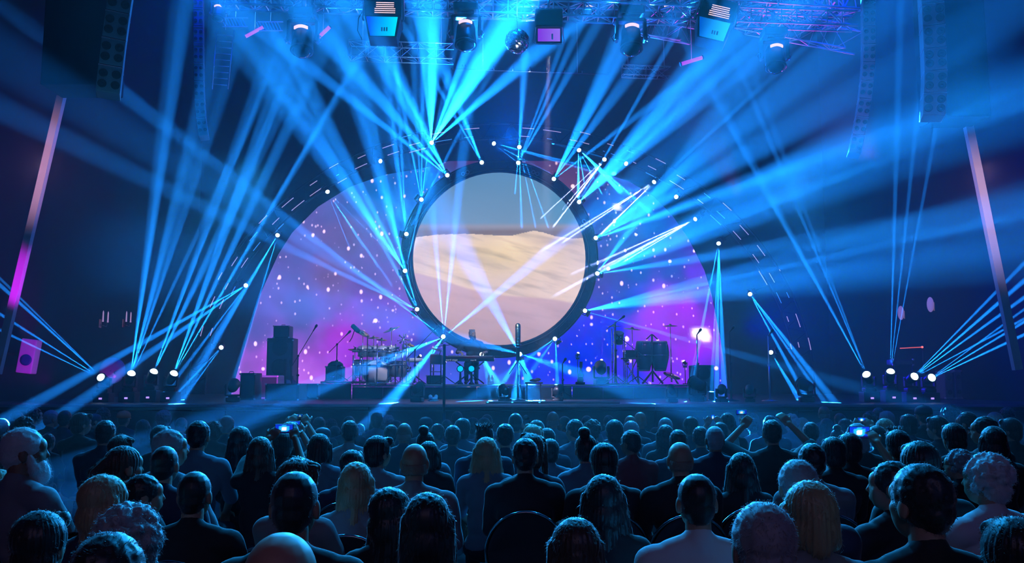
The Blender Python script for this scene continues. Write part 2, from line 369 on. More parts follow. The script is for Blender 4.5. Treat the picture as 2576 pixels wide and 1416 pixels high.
# ------------------------------------------------------------------ moving heads and their beams
def mh_meshes():
    b = MB(); b.box((0, 0, .05), (.30, .26, .10), bev=.02); b.box((0, 0, .115), (.2, .2, .03), bev=.01)
    y = MB(); y.box((0, 0, .145), (.34, .10, .04), bev=.012)
    for s in (-1, 1): y.box((s*.165, 0, .27), (.035, .12, .26), bev=.014); y.tube((s*.15, 0, .34), (s*.192, 0, .34), .035, n=12)
    h = MB(); h.lathe([(.05, -.15), (.09, -.14), (.115, -.06), (.12, .04), (.128, .10), (.13, .155), (.112, .165)], 20)
    h2 = MB(); h2.lathe([(.001, .140), (.108, .150), (.108, .170), (.098, .205), (.075, .235), (.04, .252), (.001, .258)], 20)
    r = MB(); r.lathe([(.114, .16), (.135, .16), (.135, .185), (.114, .185)], 20)
    return [x.mesh(n) for x, n in ((b, 'base'), (y, 'yoke'), (h, 'lamp_head'), (h2, 'lens'), (r, 'lens_ring'))]
MHM = mh_meshes()
for me, m in zip(MHM, (M_black, M_black, M_black, None, M_black)):
    if m: me.materials.append(m)
def lensmesh(m):
    me = MHM[3].copy(); me.materials.clear(); me.materials.append(m); return me
LENS = {'cyan': lensmesh(M_lens), 'lilac': lensmesh(M_lensd), 'off': lensmesh(M_glass)}
def moving_head(lens_p, aim, label, group=None, s=.62, up=Vector((0, 0, 1)), lens='cyan', name='moving_head_light', rz=0):
    """lens_p: world point of the lamp head's pivot; aim: world point it looks at; up: direction from base to head"""
    q = Vector((0, 0, 1)).rotation_difference(up); Rm = q.to_matrix() @ Matrix.Rotation(rz, 3, 'Z')
    root = bpy.data.objects.new(name, None); sc.collection.objects.link(root)
    root.location = Vector(lens_p)-Rm @ Vector((0, 0, .34*s)); root.rotation_euler = Rm.to_euler(); root.scale = (s, s, s)
    tag(root, label, 'stage light', group)
    for k, nm in ((0, 'base'), (1, 'yoke')):
        o = bpy.data.objects.new(nm, MHM[k]); sc.collection.objects.link(o); o.parent = root
    d = (Vector(aim)-Vector(lens_p)).normalized(); dl = Rm.inverted() @ d
    o = bpy.data.objects.new('lamp_head', MHM[2]); sc.collection.objects.link(o); o.parent = root
    o.location = (0, 0, .34); o.rotation_euler = Vector((0, 0, 1)).rotation_difference(dl).to_euler()
    for nm, me in (('lens', LENS[lens]), ('lens_ring', MHM[4])):
        c = bpy.data.objects.new(nm, me); sc.collection.objects.link(c); c.parent = o
    return root, Vector(lens_p)+d*(.27*s)

def OR(n): return ['first', 'second', 'third', 'fourth', 'fifth', 'sixth', 'seventh', 'eighth', 'ninth', 'tenth', 'eleventh', 'twelfth', 'thirteenth', 'fourteenth', 'fifteenth', 'sixteenth', 'seventeenth', 'eighteenth', 'nineteenth', 'twentieth'][n] if n < 20 else ['twenty-first', 'twenty-second', 'twenty-third', 'twenty-fourth', 'twenty-fifth', 'twenty-sixth', 'twenty-seventh', 'twenty-eighth', 'twenty-ninth', 'thirtieth'][n-20]
# (px, py, depth, where, base power, colour, [(target px, target py, target depth, cone deg, relative power)...])
L = [
 # on the ring round the screen
 (1127, 443, 22.4, 'ring', 1.3, CYAN, [(640, 60, 13, 2.2, 1), (760, 30, 12, 2.6, 1.2), (860, -20, 12, 3.0, 1.2), (985, 150, 13, 1.6, .9), (930, 60, 14, 1.5, .8)]),
 (1213, 411, 22.4, 'ring', 2.0, CYAN, [(1120, 250, 17, .8, .4), (1135, 240, 17, .8, .4), (1160, 270, 17, .7, .4), (1148, 255, 18, .6, .5)]),
 (1303, 412, 22.4, 'ring', 1.0, CYAN, [(1322, 60, 14, 1.5, .8), (1335, 0, 13, 1.6, .7), (1410, 120, 15, 1.1, .6), (1470, 40, 14, 1.3, .7), (1520, 30, 13, 1.6, .7)]),
 (1392, 452, 22.4, 'ring', 1.1, CYAN, [(1500, 240, 14, 1.6, .9), (1570, 60, 13, 2.0, .9), (1640, 10, 13, 2.0, .8), (1480, 385, 18, 1.0, .7), (1700, 30, 12, 2.4, .7)]),
 (1455, 510, 22.4, 'ring', 1.5, CYAN, [(1760, 150, 12, 2.8, 1), (1880, 60, 11, 3.2, 1.2), (2000, 40, 11, 3.4, 1.2), (1600, 380, 17, 1.0, .7), (1530, 380, 19, .9, .6)]),
 (1496, 600, 22.4, 'ring', 1.4, CYAN, [(2050, 180, 11, 3.2, 1.3), (2200, 200, 10, 3.2, 1.1), (1830, 480, 15, 1.2, .8), (2250, 330, 11, 3.0, 1.0), (1650, 460, 19, .8, .5)]),
 (1500, 689, 22.4, 'ring', 1.35, CYAN, [(2110, 380, 10, 3.4, 1.3), (2200, 420, 10, 3.0, 1), (1800, 300, 12, 2.4, .9), (1700, 610, 18, .9, .6), (2350, 560, 11, 2.4, .8)]),
 (1468, 782, 22.4, 'ring', 1.4, CYAN, [(2200, 600, 12, 2.6, .9), (2300, 640, 11, 3.0, .8), (2100, 700, 12, 3.0, .7), (1750, 720, 18, .9, .6), (1640, 830, 19, 1.4, .35)]),
 (1060, 505, 22.4, 'ring', 1.7, CYAN, [(1030, 350, 18, .7, .5), (1062, 330, 18, .7, .5), (1085, 320, 18, .8, .6), (1045, 260, 16, 1.0, .4)]),
 (1022, 592, 22.4, 'ring', 1.4, CYAN, [(1008, 350, 17, .9, .7), (1080, 480, 20, 1.1, .7), (990, 300, 16, 1.0, .5), (960, 130, 14, 1.6, .7)]),
 (1020, 684, 22.4, 'ring', 1.6, CYAN, [(700, 200, 13, 2.8, 1.1), (560, 60, 12, 3.0, .55), (860, 380, 14, 1.6, .8), (930, 300, 14, 1.8, .8), (1045, 570, 20, .9, .6)]),
 (1051, 781, 22.4, 'ring', 1.2, CYAN, [(560, 480, 13, 3.0, .4), (760, 640, 16, 1.6, .6), (960, 480, 16, 1.6, .9), (1010, 640, 20, 1.4, .9), (880, 460, 15, 1.6, .8)]),
 (1116, 848, 22.4, 'ring', 1.7, CYAN, [(1100, 660, 19, 1.8, .7), (1136, 660, 19, 2.0, .8), (1260, 730, 19, 3.2, .7), (700, 1010, 13.4, 3.2, 1.1), (900, 1130, 12.0, 3.0, 1.7), (1000, 760, 20, 1.6, .8)]),
 (1308, 890, 22.4, 'ring', 1.1, CYAN, [(1225, 740, 17, 3.6, .9), (1150, 850, 17, 3.4, .5), (1430, 930, 18.6, 4.0, .6), (1240, 1010, 17.5, 2.6, .7), (1350, 1000, 17.5, 3.0, .9), (1298, 1000, 16.5, 2.4, .9), (1330, 990, 17.5, 2.0, .6)]),
 (1397, 850, 22.4, 'ring', .9, CYAN, [(1290, 930, 19, 3.0, .5), (1340, 930, 19, 2.2, .4), (1402, 960, 19, 2.0, .7)]),
 (1211, 890, 22.4, 'ring', .9, CYAN, [(1262, 990, 17.0, 3.6, .6), (1238, 1000, 17.0, 1.8, .4), (1320, 1100, 14.0, 2.8, .6)]),
 # on the arch truss
 (1085, 361, 21.4, 'arch', 2.6, CYAN, [(1088, 120, 15, 2.6, 1.0), (1070, 200, 16, 1.4, .7), (1240, 110, 13, 3.6, 1.7), (1330, -10, 12, 3.2, 1.3), (1190, 90, 14, 2.0, 1.0), (1480, 20, 12, 2.6, .9), (1090, 20, 13, 3.0, .9)]),
 (1238, 359, 21.4, 'arch', .9, CYAN, [(1400, 400, 19, 1.1, .7), (1390, 440, 19, 1.0, .7), (1330, 430, 20, .6, .5), (1520, 440, 18, 1.4, .5)]),
 (1306, 366, 21.4, 'arch', .9, CYAN, [(1296, 480, 20, 1.6, .6), (1312, 560, 18, 2.0, .7), (1345, 560, 18, 1.3, .6), (1375, 560, 18, 1.3, .7)]),
 (1455, 374, 21.4, 'arch', 2.4, CYAN, [(1455, 490, 20, 2.2, 1.0), (1545, 466, 19, 3.0, 1.1), (1610, 512, 17, 2.2, .6), (1505, 470, 20, .8, .5), (1470, 460, 20, .8, .5)]),
 (1523, 398, 21.4, 'arch', 1.3, WHITE, [(1440, 510, 19, 1.6, 1.2), (1400, 560, 18, 1.3, .9), (1370, 540, 18, 1.0, .6), (1420, 520, 19, 1.2, .8)]),
 (1650, 454, 21.4, 'arch', 1.3, WHITE, [(1500, 600, 20, 1.3, 1.0), (1430, 600, 19, 1.3, .8), (1380, 620, 18, 1.5, .6), (1540, 560, 20, .8, .6)]),
 (1704, 495, 21.4, 'arch', .6, CYAN, [(1600, 480, 19, .9, .5), (1600, 500, 19, .9, .5), (1610, 515, 19, .9, .4)]),
 (1755, 548, 21.4, 'arch', 1.3, WHITE, [(1500, 680, 20, 1.1, 1.0), (1460, 680, 19, 1.5, .7), (1420, 730, 19, 1.5, .6), (1600, 640, 20, .8, .7)]),
 (1808, 608, 21.4, 'arch', 2.6, CYAN, [(1765, 830, 18, 1.2, .5), (1803, 980, 16.5, 1.2, .8), (1822, 990, 16.5, 1.5, .7), (1790, 980, 17, .9, .4)]),
 (1885, 737, 21.4, 'arch', 1.7, CYAN, [(2020, 985, 16, 1.1, .7), (2090, 1000, 15.5, 1.6, .7), (2060, 990, 16, .9, .5)]),
 (1938, 884, 21.0, 'arch', 1.6, CYAN, [(2011, 1000, 17, .9, .5), (1995, 985, 18, .7, .3)]),
 (821, 478, 21.4, 'arch', .8, CYAN, [(930, 640, 19, 1.0, .6), (960, 680, 19, 1.2, .6), (900, 600, 20, .8, .5), (985, 640, 19, .8, .4), (870, 600, 20, .7, .3)]),
 (700, 588, 21.4, 'arch', 1.6, CYAN, [(600, 760, 18, 1.4, .6), (630, 820, 18, 1.2, .5), (560, 820, 17, 1.8, .6)]),
 (621, 716, 21.4, 'arch', 1.9, CYAN, [(470, 800, 17, 1.0, .7), (430, 850, 17, 1.6, .6), (520, 850, 18, 1.0, .4)]),
 (951, 404, 21.4, 'arch', .5, CYAN, [(1090, 440, 20, .8, .4), (1110, 430, 20, .7, .3)]),
 (559, 871, 21.0, 'arch', 1.3, CYAN, [(450, 985, 18, .9, .5), (475, 985, 18, .7, .3)]),
 (1580, 413, 21.4, 'arch', .3, CYAN, [(1480, 385, 20, .5, .3)]),
 # floor stacks
 (263, 956, 15.6, 'left', 1.0, CYAN, [(20, 735, 13, 1.4, .8), (0, 790, 13, 1.2, .7), (10, 835, 13, 1.1, .6), (0, 700, 13, 1.0, .5)]),
 (327, 953, 15.6, 'left', .85, CYAN, [(430, 560, 14, 4.0, 1.0), (380, 600, 14, 2.4, .8), (480, 480, 14, 3.0, .8), (400, 420, 13, 3.4, .7), (510, 560, 14, 2.0, .6)]),
 (381, 949, 15.6, 'left', 1.1, CYAN, [(560, 560, 15, 2.4, .7), (610, 330, 13, 2.8, .7), (500, 640, 15, 1.2, .6), (640, 420, 13, 2.0, .6)]),
 (431, 953, 15.6, 'left', 1.5, CYAN, [(520, 800, 15, 1.0, .9), (640, 600, 15, 1.6, .8), (720, 330, 13, 2.6, .7), (580, 560, 14, 1.8, .7), (660, 300, 13, 2.0, .6)]),
 (2185, 953, 15.6, 'right', .9, CYAN, [(2040, 690, 14, 1.0, .7), (1920, 460, 13, 1.6, .6), (2080, 700, 14, .9, .6), (1990, 440, 13, 1.4, .4)]),
 (2239, 949, 15.6, 'right', .9, CYAN, [(2250, 560, 14, 1.4, .7), (2275, 600, 14, 1.2, .6), (2300, 620, 14, 1.1, .6)]),
 (2291, 954, 15.6, 'right', 1.2, CYAN, [(2560, 720, 13, 1.7, 1.0), (2560, 760, 13, 1.4, .9), (2500, 740, 13, 1.2, .7), (2580, 800, 13, 1.2, .7)]),
 (2335, 955, 15.6, 'right', 1.1, CYAN, [(2576, 810, 13, 1.2, .9), (2580, 840, 13, 1.4, .9), (2560, 790, 13, 1.0, .6)]),
 # small lilac lamps among the instruments
 (848, 915, 19.8, 'lilac', .35, LILAC, [(905, 850, 19.6, 9, .25)]),
 (1054, 898, 20.2, 'lilac', .35, MAG, [(1085, 870, 20, 9, .22)]),
 (1029, 925, 20.2, 'lilac', .35, MAG, [(985, 922, 20, 9, .22)]),
 (1453, 893, 20.8, 'lilac', .25, MAG, [(1466, 850, 20.6, 8, .2)]),
 (1513, 911, 20.2, 'lilac', .25, MAG, [(1516, 860, 20, 9, .2)]),
 (1723, 913, 19.9, 'lilac', .35, LILAC, [(1695, 872, 19.8, 10, .25)]),
 (1577, 907, 20.6, 'lilac', .2, LILAC, [(1600, 880, 20.5, 14, .1)]),
]
PLC = {'ring': ('black moving head light fixed to the ring round the desert screen', 'moving heads around the screen'),
       'arch': ('black moving head light hanging on the arch truss', 'moving heads on the arch truss'),
       'left': ('black moving head light on the stage edge left of the instruments', 'moving heads at the left stage edge'),
       'right': ('black moving head light on the stage edge right of the instruments', 'moving heads at the right stage edge'),
       'stage': ('lit moving head light beside the keyboard', None),
       'lilac': ('small lilac stage lamp standing among the instruments', 'small lilac lamps')}
import re
def clockpos(px, py):
    dx, dy = px-1256, 651-py; a = (math.degrees(math.atan2(dx, dy)) % 360)/30; return ['twelve', 'one', 'two', 'three', 'four', 'five', 'six', 'seven', 'eight', 'nine', 'ten', 'eleven', 'twelve'][int(round(a))]
arcs = sorted([l for l in L if l[3] == 'arch'], key=lambda l: l[0])
lil = sorted([l for l in L if l[3] == 'lilac'], key=lambda l: l[0]); ringL = sorted([l for l in L if l[3] == 'ring'], key=lambda l: (math.atan2(l[0]-1256, 651-l[1]) % (2*PI)))
lefts = [l for l in L if l[3] == 'left']; rights = [l for l in L if l[3] == 'right']
for l in L:
    px, py, Y, wh, pw, col, tg = l
    tg0 = tg
    if wh == 'arch' and px in (1238, 1306, 1455, 1523, 1650, 1704, 1755, 821, 951, 1580): tg = [(t[0], t[1], 22.9 if math.hypot(t[0]-SCX, t[1]-SCY) < 217 else 23.7, t[3]*1.25, t[4]*3.2) for t in tg]      # these land on the screens
    p = at(px, py, Y); tot = Vector((0, 0, 0))
    for t in tg0: tot += (at(t[0], t[1], t[2])-p).normalized()*t[4]
    tot.normalize()
    if wh == 'ring': lab = 'lit beam lamp on ring truss, %s clockwise from the top of the desert screen' % OR(ringL.index(l)); s = .52; up = Vector((px-1256, 0, 651-py)).normalized()*-1
    elif wh == 'arch': lab = 'lit beam lamp on the arch truss, %s counting from its left foot' % OR(arcs.index(l)); s = .50; up = -Vector((px-1262, 0, 1000-py)).normalized()
    elif wh == 'left': lab = 'floor moving head sending beams up, %s from the left wall' % OR(lefts.index(l)); s = .66; up = Vector((0, 0, 1))
    elif wh == 'right': lab = 'floor moving head sending beams up, %s from the right wall' % OR(3-rights.index(l)); s = .66; up = Vector((0, 0, 1))
    elif wh == 'stage': lab = 'bright cyan lamp in front of the red keyboard'; s = .5; up = Vector((0, 0, 1))
    else: lab = 'small lilac lamp between instruments, %s from the left' % OR(lil.index(l)); s = .3; up = Vector((0, 0, 1))
    bright = wh != 'lilac'
    root, lp = moving_head(p, p+tot, lab, PLC[wh][1], s, up, 'cyan' if bright else 'lilac')
    rm = root.matrix_basis.inverted()
    if wh == 'ring':
        e_ = at(SCX+238*(px-SCX)/math.hypot(px-SCX, py-SCY), SCY+238*(py-SCY)/math.hypot(px-SCX, py-SCY), 22.9)
        MB().tube(rm @ root.location, rm @ e_, .03, n=8).build('clamp', M_black, root)
    elif wh == 'arch':
        t_ = math.atan2((1000-py)/690, (px-1262)/790); e_ = archpt(t_, .945, 21.6)
        MB().tube(rm @ root.location, rm @ e_, .03, n=8).build('clamp', M_black, root)
    elif wh == 'lilac':
        fz = 1.73 if py < 930 else SZ
        MB().tube(rm @ root.location, rm @ Vector((root.location.x, root.location.y, fz)), .03, n=8).tube(rm @ Vector((root.location.x, root.location.y, fz)), rm @ Vector((root.location.x, root.location.y, fz+.02)), .2, n=14).build('stand', M_black, root)
    for (tx, ty, tY, deg, rp) in tg:
        q = at(tx, ty, tY); d = (q-p).normalized()
        # power per beam keeps intensity per steradian comparable
        o = spot(p+d*(.285*s), q, BE*pw*rp*((2.4/deg) if bright else .05), deg, col, .8, .003)
# lamps on the floor stacks stand on short black plinths
for l in lefts+rights:
    p = at(l[0], l[1], l[2]); h = p.z-.34*.66-SZ
    e = empty('lamp_plinth', (p.x, p.y, SZ), 'black plinth under a floor moving head, %s from the %s wall' % (OR(lefts.index(l) if l in lefts else 3-rights.index(l)), 'left' if l in lefts else 'right'), 'plinth')
    MB().box((0, 0, h/2), (.28, .24, max(h-.004, .02)), bev=.01).build('plinth_body', M_case, e)
    MB().box((0, -.125, h*.4), (.05, .02, .03)).build('status_light', mat('status_light', (.5, .4, 1), emit=(.4, .25, 1), es=1.5), e)
# ------------------------------------------------------------------ people: one remeshed body per variant, clothes and hair as parts
def remesh(mb, vox, smooth=3, ratio=.35, disp=None, name='m'):
    me = mb.mesh(name); o = bpy.data.objects.new('tmp', me); sc.collection.objects.link(o)
    r = o.modifiers.new('r', 'REMESH'); r.mode = 'VOXEL'; r.voxel_size = vox; r.use_smooth_shade = True
    if smooth: s_ = o.modifiers.new('s', 'SMOOTH'); s_.iterations = smooth; s_.factor = .5
    dg = bpy.context.evaluated_depsgraph_get(); m2 = bpy.data.meshes.new_from_object(o.evaluated_get(dg))
    o.modifiers.clear(); o.data = m2
    if disp:
        n = len(m2.vertices); co = np.empty(n*3, np.float32); m2.vertices.foreach_get('co', co); co = co.reshape(-1, 3)
        no = np.empty(n*3, np.float32); m2.vertex_normals.foreach_get('vector', no); no = no.reshape(-1, 3)
        m2.vertices.foreach_set('co', (co+no*disp(co)[:, None]).ravel().astype(np.float32)); m2.update()
    if ratio < 1: d = o.modifiers.new('d', 'DECIMATE'); d.ratio = ratio
    dg = bpy.context.evaluated_depsgraph_get(); dg.update(); m3 = bpy.data.meshes.new_from_object(o.evaluated_get(dg)); m3.name = name
    m3.polygons.foreach_set('use_smooth', [True]*len(m3.polygons))
    bpy.data.objects.remove(o); return m3
HC = Vector((0, .02, 1.262))        # head centre of the seated figure
def head_parts(mb, yaw=0, beard=False, c=HC, pitch=0):
    M = Matrix.Translation(c) @ Matrix.Rotation(-yaw, 4, 'Z') @ Matrix.Rotation(pitch, 4, 'X')
    r3 = M.to_3x3()
    E_ = lambda p, r: mb.ell(M @ Vector(p), r, 16, 10, r3)
    E_((0, -.005, .022), (.075, .096, .088)); E_((0, .037, -.028), (.062, .064, .084)); E_((0, .052, -.075), (.036, .036, .032))
    E_((0, .072, .03), (.052, .030, .040))                                   # brow
    mb.cap(M @ Vector((0, .094, .012)), M @ Vector((0, .108, -.020)), .007, .0105, 8)   # nose
    for s in (-1, 1):
        E_((s*.077, -.006, -.012), (.010, .022, .033)); E_((s*.072, -.0, -.03), (.010, .014, .016))   # ears
        E_((s*.036, .058, -.018), (.026, .026, .026))                        # cheeks
    E_((0, .092, -.05), (.024, .012, .008)); E_((0, .09, -.062), (.022, .012, .008))      # lips
def hand(mb, w, d, up, side, open_=False):
    """palm, four unequal bent fingers, thumb from the side of the palm; w wrist, d hand direction, up palm normal"""
    d = Vector(d).normalized(); up = Vector(up); up = (up-d*up.dot(d)).normalized(); sd = d.cross(up)*side
    c = Vector(w)
    for k in range(5): mb.cap(c+sd*(k-2)*.015+d*.01, c+sd*(k-2)*.017+d*.075, .013, .012, 8)
    for k, ln in enumerate((.060, .072, .078, .066)):
        b = c+sd*((k-1.5)*.0205)+d*.082; m1 = b+(d*.95-up*.3)*ln*.5; m2 = m1+(d*.55-up*.85)*ln*.5
        mb.cap(b, m1, .0092, .0086, 8); mb.cap(m1, m2, .0086, .0072, 8)
    b = c-sd*.030+d*.025; m1 = b+(d*.5-sd*.75-up*.3).normalized()*.038; m2 = m1+(d*.85-sd*.2-up*.45).normalized()*.032
    mb.cap(b, m1, .0125, .0105, 8); mb.cap(m1, m2, .0105, .0085, 8)
def arms(mb, g, sx, hands, skin=True, upto=1.0):
    """hands: list of two wrist positions (left, right) ; returns nothing. elbows solved."""
    for s, wpos in zip((-1, 1), hands):
        sh = Vector((s*sx, -.01, 1.035)); w = Vector(wpos)
        dv = w-sh; D = min(dv.length, .53); a, b = .285, .26
        dirn = dv.normalized(); x = (a*a-b*b+D*D)/(2*D); h = math.sqrt(max(1e-6, a*a-x*x))
        pole = Vector((s*.9, -.25, -.9)); pole = (pole-dirn*pole.dot(dirn)).normalized()
        el = sh+dirn*x+pole*h; w = sh+dirn*D
        mb.cap(sh, el, .05+g, .040+g); 
        if upto > .5: mb.cap(el, el+(w-el)*(upto if not skin else 1), .039+g, .027+g)
        if skin: 
            fd = (w-el).normalized(); hand(mb, w, (fd+Vector((0, .2, .1)) if w.z > 1.1 else fd+Vector((0, 0, -.3))), Vector((0, -.4, 1)) if w.z < 1.1 else Vector((0, -1, .3)), -s)
LAP = ((-.13, .34, .66), (.13, .34, .66))
def body_mesh(yaw=0, sx=.185, hands=LAP, c=HC, pitch=0):
    mb = MB()
    mb.ell((0, 0, .56), (.165, .13, .12)); mb.ell((0, .005, .72), (.135, .10, .16)); mb.ell((0, 0, .93), (sx-.02, .11, .17))
    mb.cap((-sx+.01, -.01, 1.04), (sx-.01, -.01, 1.04), .058); mb.cap((-sx*.5, -.012, 1.065), (0, -.008, 1.11), .045, .05); mb.cap((sx*.5, -.012, 1.065), (0, -.008, 1.11), .045, .05)
    mb.cap((0, -.012, 1.04), tuple(Vector(c)+Vector((0, -.022, -.07))), .056, .053)
    head_parts(mb, yaw, c=c, pitch=pitch); arms(mb, 0, sx, hands)
    for s in (-1, 1):
        mb.cap((s*.09, .02, .54), (s*.12, .44, .50), .085, .058); mb.cap((s*.12, .44, .49), (s*.125, .43, .1), .055, .036)
        mb.ell((s*.13, .49, .045), (.042, .125, .04)); 
    return remesh(mb, .0068, 4, .30, name='body')
def shirt_mesh(sx=.185, hands=LAP, sleeves=1.0, g=.013, collar=True, c=HC):
    mb = MB()
    mb.ell((0, 0, .57), (.178, .142, .12)); mb.ell((0, .005, .74), (.155, .118, .2)); mb.ell((0, 0, .93), (sx, .122, .18))
    mb.cap((-sx+.01, -.01, 1.035), (sx-.01, -.01, 1.037), .072); mb.cap((-sx*.62, -.012, 1.064), (0, -.01, 1.098), .058, .064); mb.cap((sx*.62, -.012, 1.064), (0, -.01, 1.098), .058, .064)
    arms(mb, g+.004, sx, hands, skin=False, upto=sleeves)
    if collar: mb.cap((0, -.014, 1.09), (0, -.014, 1.125), .068, .064)
    def dsp(co): return np.array([.005*mnoise.noise(Vector((x*9, y*9, z*14))) for x, y, z in co])
    return remesh(mb, .0115, 2, .5, dsp, name='shirt')
def trousers_mesh():
    mb = MB(); mb.ell((0, 0, .55), (.174, .14, .12))
    for s in (-1, 1): mb.cap((s*.09, .02, .54), (s*.12, .44, .50), .096, .070); mb.cap((s*.12, .44, .49), (s*.125, .43, .12), .068, .055)
    return remesh(mb, .014, 2, .6, name='trousers')
def shoes_mesh():
    mb = MB()
    for s in (-1, 1): mb.ell((s*.13, .49, .045), (.05, .14, .045)); mb.cap((s*.125, .43, .05), (s*.125, .43, .11), .046, .044)
    return remesh(mb, .010, 1, .6, name='shoes')
# hair, in head-centre coordinates, face towards +y
def fuzz(me, n, ln, thin=.0012, down=0.0):
    n = int(n*2.6); ln *= .72; thin *= .5
    """stray strands standing off the hair, joined into the same mesh"""
    rr = random.Random(n); bm = bmesh.new(); bm.from_mesh(me); bm.faces.ensure_lookup_table(); fs = list(bm.faces)
    for _ in range(n):
        f = rr.choice(fs); p = f.calc_center_median(); nn = f.normal
        t = Vector((rr.gauss(0, .6), rr.gauss(0, .6), rr.gauss(0, .6)-.9-down*2)); t = (t-nn*t.dot(nn)).normalized()
        d = (nn*(.35+rr.random()*.5)+t*.9).normalized(); L_ = ln*(.5+rr.random()); w = d.cross(nn).normalized()*thin
        a = bm.verts.new(p-w-nn*.002); b = bm.verts.new(p+w-nn*.002); e = bm.verts.new(p+d*L_*.55+nn*.003+w*.6); g2 = bm.verts.new(p+d*L_*.55+nn*.003-w*.6); k = bm.verts.new(p+d*L_-nn*.004)
        bm.faces.new((a, b, e, g2)); bm.faces.new((g2, e, k))
    bm.to_mesh(me); bm.free(); return me
def nz(a, s, s2=None): return lambda co: np.array([a*mnoise.noise(Vector((x*s, y*s, z*(s2 or s)))) for x, y, z in co])
def strands(a, f=160): return lambda co: a*np.sin(np.arctan2(co[:, 0], co[:, 1]+.02)*f*.16+12*co[:, 2]+np.array([2.5*mnoise.noise(Vector((x*12, y*12, z*5))) for x, y, z in co]))+np.array([a*1.5*mnoise.noise(Vector((x*14, y*14, z*6))) for x, y, z in co])
def hair_mesh(kind):
    mb = MB()
    if kind in ('short', 'buzz', 'grey_short'):
        g = .003 if kind == 'buzz' else .010
        mb.ell((0, -.012, .03), (.076+g, .090+g, .086+g)); mb.ell((0, -.035, -.02), (.068+g*.6, .062+g, .06)); mb.ell((0, -.045, -.055), (.05, .045, .035))
        return fuzz(remesh(mb, .006, 1, .5, nz(.004, 60) if kind != 'buzz' else None, 'hair'), 700 if kind != 'buzz' else 250, .014)
    if kind == 'balding':      # a fringe of hair round a bare crown
        for k in range(13):
            t = PI*(.93+1.14*k/12); mb.cap((.064*math.cos(t), -.008+.076*math.sin(t), -.05), (.066*math.cos(t), -.008+.084*math.sin(t), -.012), .014, .011, 8)
        return fuzz(remesh(mb, .006, 2, .5, nz(.004, 60), 'hair'), 400, .012)
    if kind == 'spiky':
        mb.ell((0, -.01, .035), (.084, .098, .092)); mb.ell((0, -.04, -.03), (.07, .06, .07))
        for k in range(26):
            a = k*2.4; r = .012*math.sqrt(k)+.005; b = Vector((r*math.cos(a), -.01+r*math.sin(a), .095)); mb.cap(b, b+Vector((b.x*.5, (b.y)*.4, .045)), .014, .003, 6)
        return fuzz(remesh(mb, .006, 1, .5, nz(.005, 50), 'hair'), 700, .02)
    if kind == 'full':
        mb.ell((0, -.015, .035), (.094, .104, .100)); mb.ell((0, -.045, -.035), (.082, .066, .075)); mb.cap((-.03, .065, .085), (.04, .07, .09), .028, .03)
        return fuzz(remesh(mb, .007, 1, .5, strands(.0025), 'hair'), 800, .02)
    if kind == 'curly':
        rr = random.Random(5); mb.ell((0, -.02, .03), (.09, .1, .095)); mb.ell((0, -.045, -.03), (.08, .065, .08))
        for k in range(120):
            a, z = rr.uniform(0, 2*PI), rr.uniform(-.9, 1); r = math.sqrt(1-z*z); p = Vector((.092*r*math.cos(a), -.02+.1*r*math.sin(a), .025+.1*z))
            if p.y > .06 and p.z < .04: continue
            mb.ell(p, (.017, .017, .017), 8, 5)
        return fuzz(remesh(mb, .006, 0, .5, nz(.006, 70), 'hair'), 1300, .022, .0014)
    if kind == 'bob':
        mb.ell((0, -.012, .035), (.092, .104, .096)); mb.ell((0, -.03, -.05), (.094, .082, .085))
        for s in (-1, 1): mb.cap((s*.082, .01, .02), (s*.086, .012, -.10), .028, .03)
        mb.cap((0, -.07, 0), (0, -.075, -.1), .05, .045)
        return fuzz(remesh(mb, .007, 1, .5, strands(.003), 'hair'), 700, .025, down=1)
    if kind in ('long', 'long_wide'):
        k2 = 1.25 if kind == 'long_wide' else 1.0
        mb.ell((0, -.012, .035), (.090, .104, .096)); mb.ell((0, -.04, -.06), (.092, .075, .09))
        for s in (-1, -.5, 0, .5, 1): mb.cap((s*.068, -.045+.03*abs(s), -.03), (s*.085*k2, -.095+.035*abs(s), -.36), .042, .030)
        for s in (-1, 1): mb.cap((s*.080, .0, .02), (s*.095*k2, -.01, -.22), .028, .026)
        return fuzz(remesh(mb, .008, 1, .5, strands(.0035, 200), 'hair'), 800, .035, down=1.5)
    if kind == 'bun':
        mb.ell((0, -.012, .032), (.086, .1, .092)); mb.ell((0, -.04, -.03), (.074, .062, .065)); mb.ell((-.015, -.045, .14), (.048, .046, .04))
        return fuzz(remesh(mb, .006, 1, .5, strands(.002), 'hair'), 600, .022)
    if kind == 'ponytail':
        mb.ell((0, -.012, .032), (.086, .1, .092)); mb.ell((0, -.04, -.03), (.074, .062, .065)); mb.cap((0, -.105, .04), (0, -.16, -.02), .026, .036); mb.cap((0, -.16, -.02), (.0, -.15, -.24), .036, .016)
        return fuzz(remesh(mb, .006, 1, .5, strands(.003), 'hair'), 700, .025, down=1)
    if kind == 'swept':
        mb.ell((0, -.012, .04), (.094, .108, .104)); mb.ell((0, -.045, -.03), (.084, .07, .08)); mb.cap((-.05, .02, .12), (.075, .05, .09), .03, .028); mb.cap((.085, .03, .06), (.098, .0, -.14), .03, .02)
        return fuzz(remesh(mb, .007, 1, .5, strands(.004), 'hair'), 800, .03)
